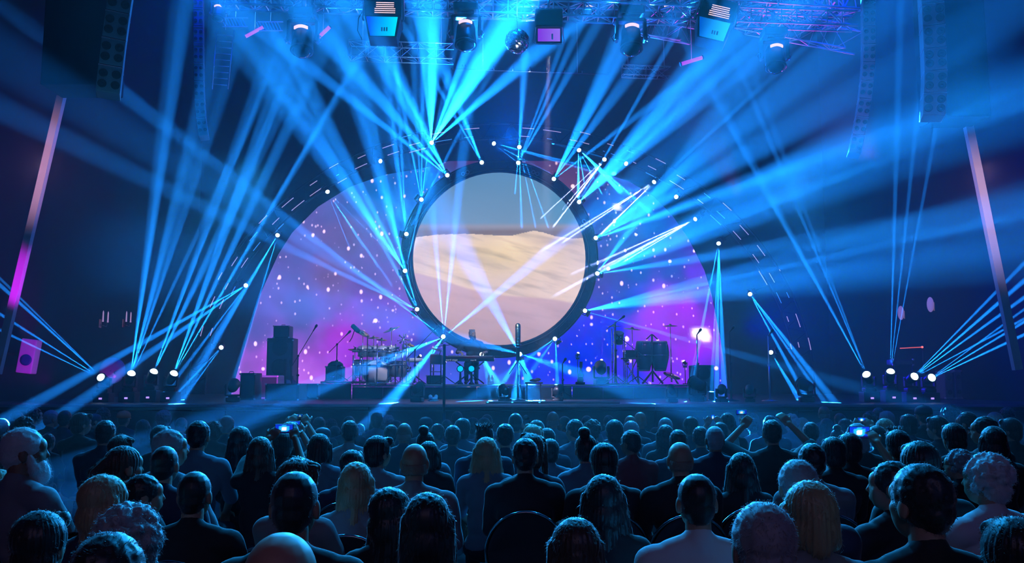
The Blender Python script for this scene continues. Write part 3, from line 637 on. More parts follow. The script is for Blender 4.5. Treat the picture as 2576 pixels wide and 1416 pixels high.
def cap_mesh():
    mb = MB(); M = Matrix.Translation((0, -.01, .03))
    mb.lathe([(.092, 0), (.094, .03), (.086, .065), (.055, .092), (.012, .103), (.001, .104)], 20, Matrix.Translation((0, -.006, .02)) @ Matrix.Diagonal((1, 1.14, 1, 1)))
    vv = []
    for j in range(5):
        for i in range(11):
            t = PI*i/10; r = 1+.55*j/4*math.sin(t)**.7; vv.append((.088*math.cos(t)*(1), .0+.1*math.sin(t)*r, .030-.012*j/4-.01*math.cos(t)**2))
    b = [(x, y, z-.005) for x, y, z in vv]
    mb.add(vv, [(j*11+i, j*11+i+1, (j+1)*11+i+1, (j+1)*11+i) for j in range(4) for i in range(10)]); mb.add(b, [(j*11+i, (j+1)*11+i, (j+1)*11+i+1, j*11+i+1) for j in range(4) for i in range(10)])
    mb.ell((0, -.006, .125), (.008, .008, .005), 8, 5)
    return mb.mesh('cap')
def beard_mesh():
    mb = MB(); mb.ell((0, .05, -.075), (.062, .062, .06)); mb.ell((0, .075, -.11), (.05, .05, .06)); mb.cap((-.062, .02, -.02), (-.045, .05, -.08), .018, .03); mb.cap((.062, .02, -.02), (.045, .05, -.08), .018, .03)
    return fuzz(remesh(mb, .007, 1, .6, nz(.005, 50), 'beard'), 600, .025)
def glasses_mesh():
    mb = MB()
    for s in (-1, 1):
        mb.path([(s*.034+.024*math.cos(t*PI/8), .112-.008*abs(math.cos(t*PI/8)), .008+.018*math.sin(t*PI/8)) for t in range(16)], .0022, 5, True)
        mb.path([(s*.058, .104, .012), (s*.080, .04, .008), (s*.084, -.01, -.002)], .002, 5)
    mb.path([(-.011, .113, .012), (.011, .113, .012)], .002, 5)
    return mb.mesh('glasses')
HAIR = {k: hair_mesh(k) for k in ('short', 'buzz', 'balding', 'spiky', 'full', 'curly', 'bob', 'long', 'long_wide', 'bun', 'ponytail', 'swept')}
CAPM = cap_mesh(); BEARD = beard_mesh(); GLM = glasses_mesh()
SH = {}; BODY = {}
TRO = trousers_mesh(); SHO = shoes_mesh()
def hm(c, r=.42): return mat('hair', c, r, sheen=.5)
HM = {'dark': hm((.018, .014, .016)), 'brown': hm((.06, .035, .025)), 'grey': hm((.30, .31, .34), .5), 'blond': hm((.38, .28, .16)), 'white': hm((.6, .62, .66), .5), 'ginger': hm((.5, .08, .03)), 'sparse': hm((.30, .20, .16), .6)}
TM = {'black': mat('black_cloth', (.016, .016, .02), .85, sheen=.15, bump=.15, bscale=30), 'navy': mat('navy_cloth', (.03, .035, .07), .85, sheen=.2, bump=.15, bscale=30), 'grey': mat('grey_cloth', (.22, .23, .26), .85, sheen=.2, bump=.15, bscale=30),
      'white': mat('white_cloth', (.62, .62, .66), .85, sheen=.2, bump=.15, bscale=30), 'red': mat('dark_red_cloth', (.22, .015, .03), .85, bump=.15, bscale=30), 'teal': mat('blue_grey_cloth', (.12, .18, .24), .85, sheen=.2, bump=.15, bscale=30),
      'plaid': mat('checked_cloth', (.3, .3, .34), .85, var=.6, bscale=45)}
M_trou = mat('dark_trousers', (.02, .022, .035), .9); M_shoe = mat('black_shoe', (.015, .015, .015), .4); M_cap = mat('orange_knit', (.75, .13, .05), .8); M_capd = mat('dark_cap', (.03, .04, .07), .7)
def put(name, me, m, parent, loc=None, rz=0):
    if m is not None and not (len(me.materials) and me.materials[0] == m):
        key = (me.name, m.name); 
        if key not in MC: c = me.copy(); c.materials.clear(); c.materials.append(m); MC[key] = c
        me = MC[key]
    o = bpy.data.objects.new(name, me); sc.collection.objects.link(o); o.parent = parent
    if loc is not None: o.location = loc
    o.rotation_euler = (0, 0, rz); return o
MC = {}
def getbody(yq, sx, hands=LAP, key=None):
    k = (yq, sx, key)
    if k not in BODY: BODY[k] = body_mesh(math.radians(yq), sx, hands)
    return BODY[k]
def getshirt(sx, hands=LAP, sl=1.0, key=None):
    k = (sx, sl, key)
    if k not in SH: SH[k] = shirt_mesh(sx, hands, sl)
    return SH[k]
# head px, top py, visible width px, hair, tone, yaw (+ = face turned to the right), shirt, extra, custom label
D, B_, G_, BL_, WH = 'dark', 'brown', 'grey', 'blond', 'white'
P = [
 (4,1052,34,'short',G_,0,'black'),(42,1034,31,'short',D,0,'black'),(62,1047,47,'curly',D,0,'black'),(86,1024,38,'curly',B_,40,'black'),(128,1031,34,'short',G_,40,'black'),
 (163,1032,32,'short',D,0,'navy'),(203,1037,46,'full',B_,40,'black','','person with thick flat-topped brown hair, turned right, beside the large bearded man'),(236,1040,24,'short',D,40,'black','capd'),(260,1025,24,'curly',D,0,'black'),
 (311,1032,30,'short',D,0,'navy','capo','person in an orange knitted cap near the front left'),(265,1056,48,'short',D,0,'navy'),(303,1093,58,'swept',B_,40,'navy'),(308,1121,88,'ponytail',B_,40,'black','','woman with brown swept hair tied low, face turned right, left aisle side'),
 (56,1074,92,'short',WH,60,'grey','beard','large white-haired bearded man turned right at the left edge'),(121,1090,32,'short',D,0,'black'),(8,1084,30,'short',D,0,'black'),(360,1055,34,'long',D,0,'black'),
 (412,1031,37,'curly',G_,0,'navy'),(456,1050,28,'short',D,0,'navy'),(404,1069,48,'full',D,0,'black'),(424,1079,74,'short',G_,60,'grey','','grey-haired man with his face turned right, light jacket'),
 (414,1122,66,'buzz',D,0,'navy','','close-cropped dark head in front of the grey-haired man turned right'),(499,1057,56,'short',D,0,'teal','','man with dark hair in blue-grey shirt, bright rim on his crown'),(537,1058,44,'curly',B_,-40,'black'),(571,1045,36,'short',G_,0,'navy'),
 (605,1072,60,'long_wide',D,0,'black','','long black-haired person left of the raised phone'),(655,1098,64,'long_wide',B_,0,'black','phone','long-haired person holding a phone up above the crowd'),(731,1046,34,'balding',G_,0,'navy'),
 (803,1048,32,'short',D,0,'navy'),(833,1053,26,'curly',D,0,'black'),(811,1074,38,'short',D,0,'navy','capd','person in a dark cap above the raised phones'),(804,1090,54,'bob',D,0,'teal'),(716,1080,32,'long',D,0,'black'),
 (843,1071,30,'long',D,0,'black'),(880,1057,42,'short',D,0,'grey','','short dark-haired man in a light collared shirt, upright'),(878,1046,30,'short',B_,0,'navy'),(905,1066,26,'ponytail',B_,0,'navy'),(948,1037,28,'full',B_,0,'teal'),(976,1043,30,'curly',G_,0,'teal'),
 (996,1057,30,'full',B_,0,'navy'),(984,1068,36,'short',D,0,'black'),(1017,1064,38,'balding',G_,0,'navy'),(950,1095,68,'full',D,40,'grey','','dark-haired man in light shirt looking right, ear showing'),(886,1131,62,'full',D,0,'navy'),
 (897,1162,84,'long',BL_,0,'grey','','woman with long straight blond hair behind the dark flat hair'),(747,1150,98,'swept',B_,40,'grey','','person with voluminous hair swept right behind the big cropped head'),(741,1186,118,'buzz',D,0,'black','','big man with cropped hair seen from behind, left of centre'),
 (1071,1048,32,'short',D,0,'navy','capd'),(1071,1070,48,'bun',D,0,'teal','','woman with her dark hair in a topknot'),(1100,1065,36,'short',D,-40,'teal'),(1124,1055,26,'short',D,0,'teal'),(1139,1069,40,'short',D,0,'navy'),(1150,1034,26,'short',D,0,'teal'),
 (1164,1051,42,'full',D,0,'teal'),(1190,1050,32,'full',D,0,'teal'),(1225,1042,28,'short',B_,0,'teal'),(1218,1050,34,'full',B_,0,'teal'),(1219,1061,48,'spiky',D,0,'navy','','spiky dark-haired person near the stage centre'),(1271,1065,46,'short',D,0,'navy','','square dark head below the centre microphone'),
 (1297,1039,36,'buzz',D,0,'teal'),(1305,1060,30,'balding',G_,0,'teal'),(1326,1044,24,'bun',B_,0,'teal'),(1350,1056,42,'full',B_,0,'teal'),(1340,1066,48,'swept',BL_,0,'teal'),(1376,1076,44,'full',D,0,'navy'),
 (1337,1088,70,'swept',B_,0,'navy'),(1321,1101,66,'short',D,0,'black','','man with short dark hair and broad dark shirt, centre row'),(1384,1103,46,'full',D,0,'teal'),(1224,1099,66,'long_wide',BL_,0,'teal','','woman with long pale blond hair below the keyboard player'),
 (1043,1116,68,'balding',G_,0,'grey','','balding man in a light shirt left of the blond woman'),(1079,1109,52,'bob',D,0,'black'),
 (1391,1035,31,'balding',B_,0,'teal'),(1420,1047,32,'buzz',D,-40,'teal'),(1446,1054,44,'short',D,-40,'teal'),(1476,1045,24,'short',B_,0,'teal'),(1490,1054,44,'curly',B_,0,'teal'),(1446,1077,36,'full',B_,-40,'navy'),
 (1474,1074,56,'bun',D,0,'teal','','person with curly dark hair piled up, right of centre'),(1531,1044,26,'short',B_,0,'teal'),(1546,1055,46,'full',D,0,'navy'),(1586,1045,32,'balding',G_,0,'navy'),(1611,1036,32,'balding',G_,0,'navy'),
 (1588,1058,40,'full',G_,0,'navy'),(1552,1085,38,'short',D,-60,'navy','capd','person in a peaked cap facing left, right of centre'),(1588,1081,50,'short',D,-40,'red','','short-haired man in a dark red shirt, face turned left'),(1674,1050,36,'buzz',G_,0,'teal'),(1650,1074,30,'bob',B_,-40,'teal'),
 (1675,1068,42,'long',D,0,'black'),(1520,1113,72,'full',D,0,'black','','man with thick dark tousled hair in a black top'),(1706,1080,44,'short',D,0,'navy'),(1711,1112,62,'balding',WH,0,'black','','pale bald man in a black shirt with stripes on the back'),
 (1738,1047,38,'full',B_,0,'navy'),(1762,1072,40,'short',D,0,'navy'),(1798,1072,46,'buzz',G_,0,'navy','','round grey cropped head behind the long-haired woman'),(1830,1038,40,'long',D,0,'black'),(1875,1034,34,'bob',D,-40,'black'),(1893,1038,30,'short',B_,-40,'navy'),
 (1894,1051,30,'short',D,0,'grey'),(1937,1045,34,'short',D,0,'navy'),(1942,1055,48,'short',D,0,'black','armsup','dark man with both forearms raised to his head'),(1990,1040,38,'curly',WH,0,'teal','','white-haired person with bright blue crown near the right front'),(2019,1050,34,'long',BL_,0,'teal'),
 (2040,1061,38,'short',D,0,'black'),(1866,1138,72,'long_wide',D,0,'black','','woman with very long dark hair behind the man in pale polo shirt'),(2043,1114,66,'short',D,0,'grey','','short dark-haired man in a plain shirt behind the bright-rimmed grey head'),(2008,1155,96,'short',G_,0,'navy','','grey-haired man with a bright blue rim, right half'),
 (2073,1021,27,'balding',G_,0,'navy'),(2113,1039,28,'short',B_,0,'navy'),(2080,1052,32,'long',D,0,'black'),(2127,1052,36,'full',D,0,'black'),(2107,1068,36,'bun',B_,0,'black'),(2157,1064,52,'bob',G_,0,'black','','person with streaked blue-lit bobbed hair, right side'),
 (2097,1098,60,'full',D,0,'black'),(2138,1088,60,'full',D,0,'black','phone2','dark-haired person filming with a lit phone, right side'),(2188,1034,36,'curly',D,0,'black'),(2210,1025,24,'short',B_,0,'navy'),(2231,1033,36,'full',G_,0,'black'),
 (2226,1052,46,'long',BL_,0,'teal','','person with long centre-parted hair lit bright blue'),(2252,1068,44,'spiky',D,0,'navy'),(2259,1080,58,'full',D,0,'black'),(2286,1041,42,'full',D,0,'navy'),(2315,1108,98,'full',D,0,'black','','large black-haired head behind the big dark man on the right'),
 (2324,1018,38,'short',B_,0,'black','capd'),(2388,1017,44,'curly',B_,-40,'black'),(2360,1045,50,'full',D,-40,'black'),(2400,1063,58,'full',D,0,'black'),(2409,1032,36,'swept',BL_,-40,'teal'),(2434,1035,46,'short',D,-40,'black'),
 (2479,1046,56,'short',D,-60,'black','glasses','person in glasses with a pink rim on the brow, facing left'),(2503,1036,38,'bob',BL_,0,'teal'),(2534,1023,34,'curly',D,0,'black'),(2543,1050,50,'full',D,-40,'black'),(2500,1071,66,'long_wide',D,0,'black'),
 (2412,1129,66,'curly',G_,-60,'black','glasses','curly grey-haired person in glasses facing left'),(2484,1138,110,'curly',WH,-40,'white','','person with curly white hair in a white shirt, far right'),(2320,1165,140,'short',D,-20,'black','','big dark-haired man, nearest on the right, ear showing'),
 (2246,1159,92,'short',D,-60,'black','','man in profile facing left behind the big dark-haired man'),(2040,1208,130,'bob',BL_,0,'grey','','person with parted blond bobbed hair, near right'),(1922,1262,158,'short',G_,0,'black','','very near grey cropped head with blue rim, right of pale polo shirt'),
 (1753,1192,98,'buzz',D,0,'white','','man with protruding ears in a pale collared shirt, near row'),(1520,1193,108,'long_wide',D,0,'black','','very long dark-haired woman near the centre right'),(1450,1302,124,'bob',B_,0,'black','','brown-haired head at the bottom edge right of centre'),
 (1077,1239,120,'long',D,0,'black','','long dark-haired person, near row, left of centre'),(981,1226,118,'long_wide',D,40,'black','','dark wavy-haired person turned right, near row'),(703,1342,190,'balding',G_,0,'navy','','nearest bald head at the bottom edge with blue rim'),
 (489,1186,84,'buzz',D,0,'black','','cropped dark-haired man in black at left, neck showing'),(358,1192,78,'short',D,60,'black','','dark-haired person in profile facing right, near left'),(258,1193,108,'long',BL_,40,'navy','','woman with long blond hair turned right, near left'),
 (325,1263,152,'curly',G_,0,'black','','curly grey-haired head, near left row'),(270,1338,176,'short',D,0,'black','','dark head at the bottom edge, left'),(100,1284,136,'full',D,0,'black','','dark round head at the bottom left corner'),(0,1181,74,'long',BL_,0,'black','','long bright-lit hair cut by the left edge'),
 (2556,1299,150,'full',D,0,'black','','black head at the bottom right corner'),
]
HWD = {'balding': .158, 'buzz': .160, 'short': .172, 'spiky': .172, 'full': .19, 'curly': .205, 'bob': .192, 'long': .192, 'long_wide': .21, 'bun': .175, 'ponytail': .178, 'swept': .198}
TOPZ = {'balding': 1.372, 'buzz': 1.38, 'short': 1.388, 'spiky': 1.41, 'full': 1.397, 'curly': 1.40, 'bob': 1.393, 'long': 1.393, 'long_wide': 1.393, 'bun': 1.44, 'ponytail': 1.386, 'swept': 1.41}
people = []
for p in P:
    px, py, w, hk, tone, yaw, sh = p[:7]; ex = p[7] if len(p) > 7 else ''; lab = p[8] if len(p) > 8 else None
    hw = HWD[hk]*(1.08 if abs(yaw) > 30 else 1)
    lo, hi = 1.2, 13.3
    for _ in range(40):
        d = (lo+hi)/2; z = at(px, py, d).z; s1 = (z-zfl(d))/TOPZ[hk]; s2 = w*d/(F*hw)
        if s1 > s2: lo = d
        else: hi = d
    s_ = max(.84, min(1.12, s1))
    people.append([d, px, py, s_, hk, tone, yaw, sh, ex, lab, w])
# keep neighbours from running into one another: nudge in depth along the line of sight
people.sort(key=lambda q: q[0])
for it in range(60):
    for i in range(len(people)):
        for j in range(i+1, len(people)):
            a, b = people[i], people[j]
            if b[0]-a[0] > .9: break
            xa, xb = (a[1]-CX)/F*a[0], (b[1]-CX)/F*b[0]
            need = .42; dx = abs(xa-xb)
            if dx < .43 and b[0]-a[0] < .34:
                k = .5*(.35-(b[0]-a[0]))*.5; m_ = .995
                a[0] = max(1.3, a[0]-k*(a[0] > 1.9)); b[0] = min(13.4, b[0]+k)
    people.sort(key=lambda q: q[0])
rows = {}
for q in people: rows.setdefault(int((13.6-q[0])/1.0), []).append(q)
for k in rows: rows[k].sort(key=lambda q: q[1])
HWORD = {'balding': 'balding', 'buzz': 'cropped', 'short': 'short', 'spiky': 'spiky', 'full': 'thick', 'curly': 'curly', 'bob': 'bobbed', 'long': 'long', 'long_wide': 'long loose', 'bun': 'knotted', 'ponytail': 'tied', 'swept': 'swept'}
SW = {'black': 'black top', 'navy': 'navy top', 'grey': 'light top', 'white': 'white shirt', 'red': 'dark red shirt', 'teal': 'blue-grey top', 'plaid': 'checked shirt'}
chair_proto = None
def make_chair():
    root = empty('banquet_chair', (0, 0, 0))
    MB().box((0, .02, .425), (.44, .44, .06), bev=.025).build('seat', M_case, root)
    mb = MB(); n = 18; pts = []
    for k in range(n+1):
        t = PI*k/n; pts.append((.235*math.cos(t)*(1-.05*math.sin(t)), .70+.235*math.sin(t)))
    pts = [(.215, .50)]+pts+[(-.215, .50)]
    vv = [(x, -.185-.10*(z-.5)-.03*(1-(x/.24)**2), z) for x, z in pts]+[(x*.97, -.215-.10*(z-.5)-.03*(1-(x/.24)**2), z) for x, z in pts]; m = len(pts)
    mb.add(vv, [tuple(range(m)), tuple(reversed(range(m, 2*m)))]+[(i, m+i, m+(i+1) % m, (i+1) % m) for i in range(m)])
    mb.build('backrest', M_case, root)
    MB().path([(x*1.03, -.20-.10*(z-.5)-.03*(1-(x/.24)**2), z+.004) for x, z in pts], .011, 6).build('back_frame', mat('dark_chrome', (.25, .26, .3), .2, 1), root)
    for sx_ in (-1, 1):
        for sy_ in (-1, 1): MB().tube((sx_*.19, .02+sy_*.19, .405), (sx_*.2, .02+sy_*.22, .0), .013).build('leg', M_metal, root)
    return root
def copy_tree(o, parent=None):
    c = o.copy(); sc.collection.objects.link(c)
    for k in list(c.keys()):
        if parent is None and k in ('label',): del c[k]
    if parent is not None: c.parent = parent
    for ch in o.children: copy_tree(ch, c)
    return c
def phone(loc, look, label, glow, w=.075, h=.15, flat=True, rz=0.0):
    root = empty('smartphone', loc, label, 'phone', 'phones held up in the crowd')
    a, b = (h, w) if flat else (w, h)
    MB().box((0, 0, 0), (a, .009, b), bev=.003).build('phone_body', M_black, root)
    mb = MB(); n = 12; sv = []; 
    g = [(-a*.47+a*.94*i/n, -.0055, -b*.46+b*.92*j/8) for j in range(9) for i in range(n+1)]
    cols = []
    for x, y, z in g:
        u, v = x/a, z/b; r = math.hypot(u*1.2, (v-.02)*1.0)
        c = lin((250, 240, 225)) if r < .17 else (lin((30, 170, 230)) if (r < .36) else lin((10, 50, 190)))
        if v < -.28: c = lin((10, 10, 60))
        cols.append(c*glow)
    link('phone_screen', colour_mesh('phone_picture', g, np.array(cols), 9, n+1, es=1.0), None, root)
    MB().tube((a*.36, .0045, b*.3), (a*.36, .007, b*.3), .006, n=12).build('camera_lens', M_glass, root)
    root.rotation_euler = (.12, 0, rz); return root
wordrow = ['front row', 'second row from stage', 'third row from stage', 'fourth row from stage', 'fifth row from stage', 'sixth row from stage', 'seventh row from stage', 'eighth row from stage', 'ninth row from stage', 'tenth row from stage', 'eleventh row from stage', 'last row', 'rearmost row', 'rearmost row of all']
nchair = 0
for rk in sorted(rows):
    for idx, q in enumerate(rows[rk]):
        d, px, py, s_, hk, tone, yaw, sh, ex, lab, w = q
        x = (px-CX)/F*d/1.0; x = at(px, py, d).x; fz = zfl(d)
        s_ = max(.82, min(1.15, (at(px, py, d).z-fz)/TOPZ[hk]))
        fem = hk in ('long', 'long_wide', 'bob', 'bun', 'ponytail', 'swept')
        sx = .165 if fem else .195
        root = empty('person', (x, d, fz)); root.scale = (s_, s_, s_); root['category'] = 'person'
        root['label'] = lab or '%s %s-haired person in %s, %s from left in %s' % (HWORD[hk], {'dark': 'dark', 'brown': 'brown', 'grey': 'grey', 'blond': 'blond', 'white': 'white', 'ginger': 'red'}[tone], SW[sh], OR(idx), wordrow[rk])
        root['group'] = 'seated audience'
        hands = LAP; key = None
        if ex == 'phone': hands = ((-.02, .34, 1.36), (.20, .34, 1.36)); key = 'ph'
        if ex == 'phone2': hands = ((.13, .36, 1.30), (.34, .30, 1.30)); key = 'ph2'
        if ex == 'armsup': hands = ((-.20, .22, 1.32), (.22, .22, 1.34)); key = 'au'
        rz = -math.radians(yaw*.35 if hands is LAP else 0); yb = int(yaw - (yaw*.35 if hands is LAP else 0)); yb = {0: 0}.get(yb, int(round(yb/13.0)*13))
        inner = root; root.rotation_euler = (0, 0, rz)
        put('body', getbody(yb, sx, hands, key), M_skin if R.random() < .8 else M_skin2, inner)
        put('shirt', getshirt(sx, hands, (.35 if R.random() < .4 else .9) if hands is LAP else .3, key), TM[sh], inner)
        if d < 7.5:
            put('trousers', TRO, M_trou, inner); put('shoes', SHO, M_shoe, inner)
        hz_ = -math.radians(yb)
        if 'cap' in ex:
            put('hair', HAIR['buzz'], HM[tone], inner, HC, hz_); put('cap', CAPM, M_cap if ex == 'capo' else M_capd, inner, HC, hz_)
        else: put('hair', HAIR[hk], HM[tone] if hk != 'balding' else HM['sparse'], inner, HC, hz_)
        if ex == 'beard': put('beard', BEARD, HM['white'], inner, HC, hz_)
        if ex == 'glasses': put('glasses', GLM, M_black, inner, HC, hz_)
        if ex == 'phone': phone(Vector((x, d, fz))+Vector((.09, .40, 1.435))*s_, None, 'lit phone held up flat above a long-haired head, left of centre', 1.3, rz=0)
        if ex == 'phone2': phone(Vector((x, d, fz))+Vector((.235, .41, 1.375))*s_, None, 'large lit phone held by the dark-haired person on the right', 1.6, .10, .17)
        if ex == 'armsup': phone(Vector((x, d, fz))+Vector((-.19, .31, 1.44))*s_, None, 'small lit phone beside the dark man with raised forearms', 1.0, .05, .1)
        if d < 6.2:
            if chair_proto is None: ch = chair_proto = make_chair()
            else: ch = copy_tree(chair_proto)
            ch.location = (x, d, fz); ch.rotation_euler = (0, 0, rz); ch['category'] = 'chair'; ch['group'] = 'rounded chairs under the audience'
            ch['label'] = 'dark round-backed chair under the ' + (' '.join((root['label']).split()[:10])); nchair += 1
for (px, py, d, lab, sz) in ((741, 1068, 8.0, 'bright blue lit phone held in the hand near the left centre', .105), (755, 1046, 8.3, 'small pale camera screen held above the blue phone', .05), (1793, 1050, 10.6, 'upright lit phone in the right half of the front rows', .07), (2167, 1056, 9.0, 'lit phone with a light loop held at right above the rows', .075)):
    p_ = at(px, py, d); up_ = 'upright' in lab
    ph = phone(p_, None, lab, .5 if 'pale' in lab else 1.4, sz*.62, sz, not up_)
    # the raised person who holds it
    s_ = .95; fz = zfl(d); off = Vector((.0, .40, 1.435)); bd_ = empty('person', (p_.x, d-.40*s_, p_.z-1.435*s_), None, 'person', 'seated audience'); bd_.scale = (s_,)*3
    bd_['label'] = 'dark-haired person reaching up with the ' + ' '.join(lab.split()[:5])
    hd = ((-.085, .34, 1.36), (.085, .34, 1.36))
    put('body', getbody(0, .165, hd, 'hold'), M_skin, bd_); put('shirt', getshirt(.165, hd, .3, 'hold'), TM['black'], bd_); put('hair', HAIR['full'], HM['dark'], bd_, HC); put('trousers', TRO, M_trou, bd_); put('shoes', SHO, M_shoe, bd_)
print('people', len(people), 'chairs', nchair, 'rows', {k: len(v) for k, v in rows.items()}, 'scale', min(q[3] for q in people), max(q[3] for q in people))
# ------------------------------------------------------------------ proscenium, columns, drapes
def slab_between(p0, p1, w, t):
    p0, p1 = Vector(p0), Vector(p1); d = (p1-p0).normalized(); u = Vector((1, 0, 0)); u = (u-d*u.dot(d)).normalized(); v_ = d.cross(u)
    vv = [p+u*a*w/2+v_*b*t/2 for p in (p0, p1) for a, b in ((-1, -1), (1, -1), (1, 1), (-1, 1))]
    mb = MB(); mb.add(vv, [(0, 1, 2, 3), (7, 6, 5, 4), (0, 4, 5, 1), (1, 5, 6, 2), (2, 6, 7, 3), (3, 7, 4, 0)]); return mb
struct('trim_1', slab_between(at(155, 243, 11.4), at(-8, 940, 11.4), .095, .08), M_pale)
struct('trim_2', slab_between(at(2434, 308, 11.4), at(2560, 930, 11.4), .105, .08), M_pale)
def soffit(name, x0, x1, y0, Y, dz=3.5, depth=.55):
    a, b = at(x0, y0, Y), at(x1, y0, Y); m = MB(); m.box(((a.x+b.x)/2, Y+depth/2, a.z+dz/2), (abs(b.x-a.x), depth, dz), bev=.02); struct(name, m, mat(name, (.02, .03, .06), .8, var=.3, bscale=3))
soffit('trim_3', 100, 262, 212, 10.6)
soffit('trim_4', 2362, 2495, 292, 10.9)
def drape(name, x0, x1, Y0, Y1, z0, z1, n, lab):
    vv = []; N_ = n*8
    for j in range(5):
        for i in range(N_+1):
            t = i/N_; x = x0+(x1-x0)*t; y = Y0+(Y1-Y0)*t; a = math.sin(t*n*2*PI)*.09+.03*math.sin(t*n*4.7*PI)
            vv.append((x+(a if abs(x1-x0) < abs(Y1-Y0) else 0), y+(a if abs(x1-x0) >= abs(Y1-Y0) else 0), z0+(z1-z0)*j/4))
    m = MB(); m.add(vv, [(j*(N_+1)+i, j*(N_+1)+i+1, (j+1)*(N_+1)+i+1, (j+1)*(N_+1)+i) for j in range(4) for i in range(N_)], True)
    o = m.build(name, M_drape); tag(o, lab, 'curtain'); return o
drape('drape', -9.2, -9.2, 9.6, 12.6, .05, 9.5, 9, 'pleated grey-blue curtain along the left wall beside the pale column')
drape('drape', 9.2, 9.2, 9.6, 12.6, .05, 9.5, 9, 'pleated grey-blue curtain along the right wall beside the pale column')
spot((-6.2, 9.2, 4.4), (-8.4, 11.2, 6.0), 150, 80, (.1, .55, .8), 1, .2); spot((6.2, 9.2, 5.0), (8.6, 11.2, 6.8), 90, 80, (.25, .45, .8), 1, .2)
spot((-5.6, 10.2, 2.2), at(50, 700, 11.4), 260, 26, (.62, .01, .9), .8, .05)
spot((-5.3, 9.6, 4.2), at(110, 420, 11.4), 150, 52, (.9, .45, .75), 1, .05); spot((5.3, 9.6, 4.2), at(2480, 520, 11.4), 150, 60, (.9, .55, .85), 1, .05)

# ------------------------------------------------------------------ line arrays
def line_array(pts, Y, w, h, n, yaw, lab, d=.30):
    P3 = [at(px, py, Y) for px, py in pts]; seg = [0]
    for a, b in zip(P3, P3[1:]): seg.append(seg[-1]+(b-a).length)
    def along(t):
        for k in range(len(seg)-1):
            if t <= seg[k+1] or k == len(seg)-2: f = (t-seg[k])/(seg[k+1]-seg[k]); return P3[k]+(P3[k+1]-P3[k])*f
    root = empty('line_array', P3[0], lab, 'speaker', 'hanging speaker arrays'); L_ = seg[-1]; n = int(L_/(h*1.02)); h = L_/n*.965
    Rz = Matrix.Rotation(yaw, 3, 'Z')
    for k in range(n):
        a, b = along(L_*k/n), along(L_*(k+1)/n); c = (a+b)/2-P3[0]; t = (b-a).normalized()
        q = Vector((0, 0, -1)).rotation_difference(t).to_matrix(); Rm = q @ Rz
        cb = MB().box(c, (w, d, h), Rm, bev=.012); cb.box(c+Rm @ Vector((0, -d*.5-.004, h*.46)), (w*.98, .012, h*.05), Rm)
        o = cb.build('speaker_cabinet', M_grey_cab, root)
        for sx_ in (-1, 1):
            for sz_ in (-1, 1):
                cc = c+Rm @ Vector((sx_*w*.27, -d*.5-.002, sz_*h*.20))
                m = MB(); Mx = Matrix.Translation(cc) @ Rm.to_4x4() @ Matrix.Rotation(PI/2, 4, 'X'); r = min(w*.17, h*.20); m.lathe([(r*1.1, -.004), (r*1.12, .012), (r, .014), (r*.55, .003), (r*.3, .006), (.001, .010)], 14, Mx); m.build('woofer', M_black, o)
        if k < n-1: MB().box(b-P3[0], (w*1.02, d*.9, h*.035), Rm).build('rigging_rail', M_metal, root)
    MB().tube((0, 0, 0), (0, 0, 14.3-P3[0].z), .012).build('hanging_cable', M_metal, root)
    MB().box((0, 0, .04), (w*1.1, d, .06), bev=.01).build('fly_bar', M_metal, root)
M_grey_cab = mat('speaker_paint', (.10, .12, .16), .5, bump=.2)
line_array([(500, -60), (501, 120), (502, 230), (507, 300), (514, 348)], 14.2, .15, .30, 9, .25, 'narrow curved speaker column hanging left of the stage rig')
line_array([(318, -90), (300, 20), (286, 120), (272, 243)], 9.6, .25, .30, 5, .40, 'wide speaker column hanging in front of the left soffit')
line_array([(2183, -60), (2184, 150), (2177, 235), (2164, 315), (2147, 392)], 12.4, .17, .26, 9, -.25, 'curved speaker column hanging at the right of the stage')
line_array([(2336, -90), (2345, 80), (2350, 200), (2345, 300)], 9.8, .24, .26, 7, -.30, 'wide speaker column hanging in front of the right soffit')
spot((-3.0, 12.8, 4.2), at(505, 250, 14.2), 260, 22, (.01, .4, .9), .8, .1); spot((-4.2, 8.2, 3.6), at(280, 120, 9.6), 55, 36, (.05, .4, .75), .8, .1)
spot((3.4, 10.8, 4.0), at(2175, 230, 12.4), 230, 30, (.35, .12, 1), .8, .1); spot((4.0, 8.4, 3.6), at(2345, 180, 9.8), 45, 36, (.3, .2, .9), .8, .1)

# ------------------------------------------------------------------ rigging over the stage
def truss(name, p0, p1, w, lab, m=M_alu, cell=None, r=.022, group=None):
    p0, p1 = Vector(p0), Vector(p1); root = empty(name, p0, lab, 'truss', group); d = (p1-p0); L_ = d.length; d.normalize()
    u = Vector((0, 0, 1)); u = (u-d*u.dot(d)).normalized(); v_ = d.cross(u); n = max(2, int(L_/(cell or w)))
    cs = [(u*a+v_*b)*w/2 for a, b in ((1, 1), (1, -1), (-1, -1), (-1, 1))]
    for c in cs: MB().tube(c, c+d*L_, r, n=8).build('chord', m, root)
    nb_ = 0; acc = MB()
    for k in range(n):
        for j in range(4):
            a, b = cs[j], cs[(j+1) % 4]
            if (k+j) % 2: a, b = b, a
            acc.tube(a+d*L_*k/n, b+d*L_*(k+1)/n, r*.5, n=5, cap=False)
            acc.tube(a+d*L_*k/n, b+d*L_*k/n, r*.5, n=5, cap=False)
    o = acc.build('lattice_bracing', m, root); o['kind'] = 'stuff'
    for t in (.12, .88): MB().tube(d*L_*t+u*w/2, d*L_*t+Vector((0, 0, 14.35-p0.z-(d*L_*t).z)), .012, n=6).build('hanging_cable', M_metal, root)
    return root
truss('truss', at(560, -2, 13.6), at(2150, 53, 13.6), .24, 'long aluminium truss across the top, carrying the big moving heads')
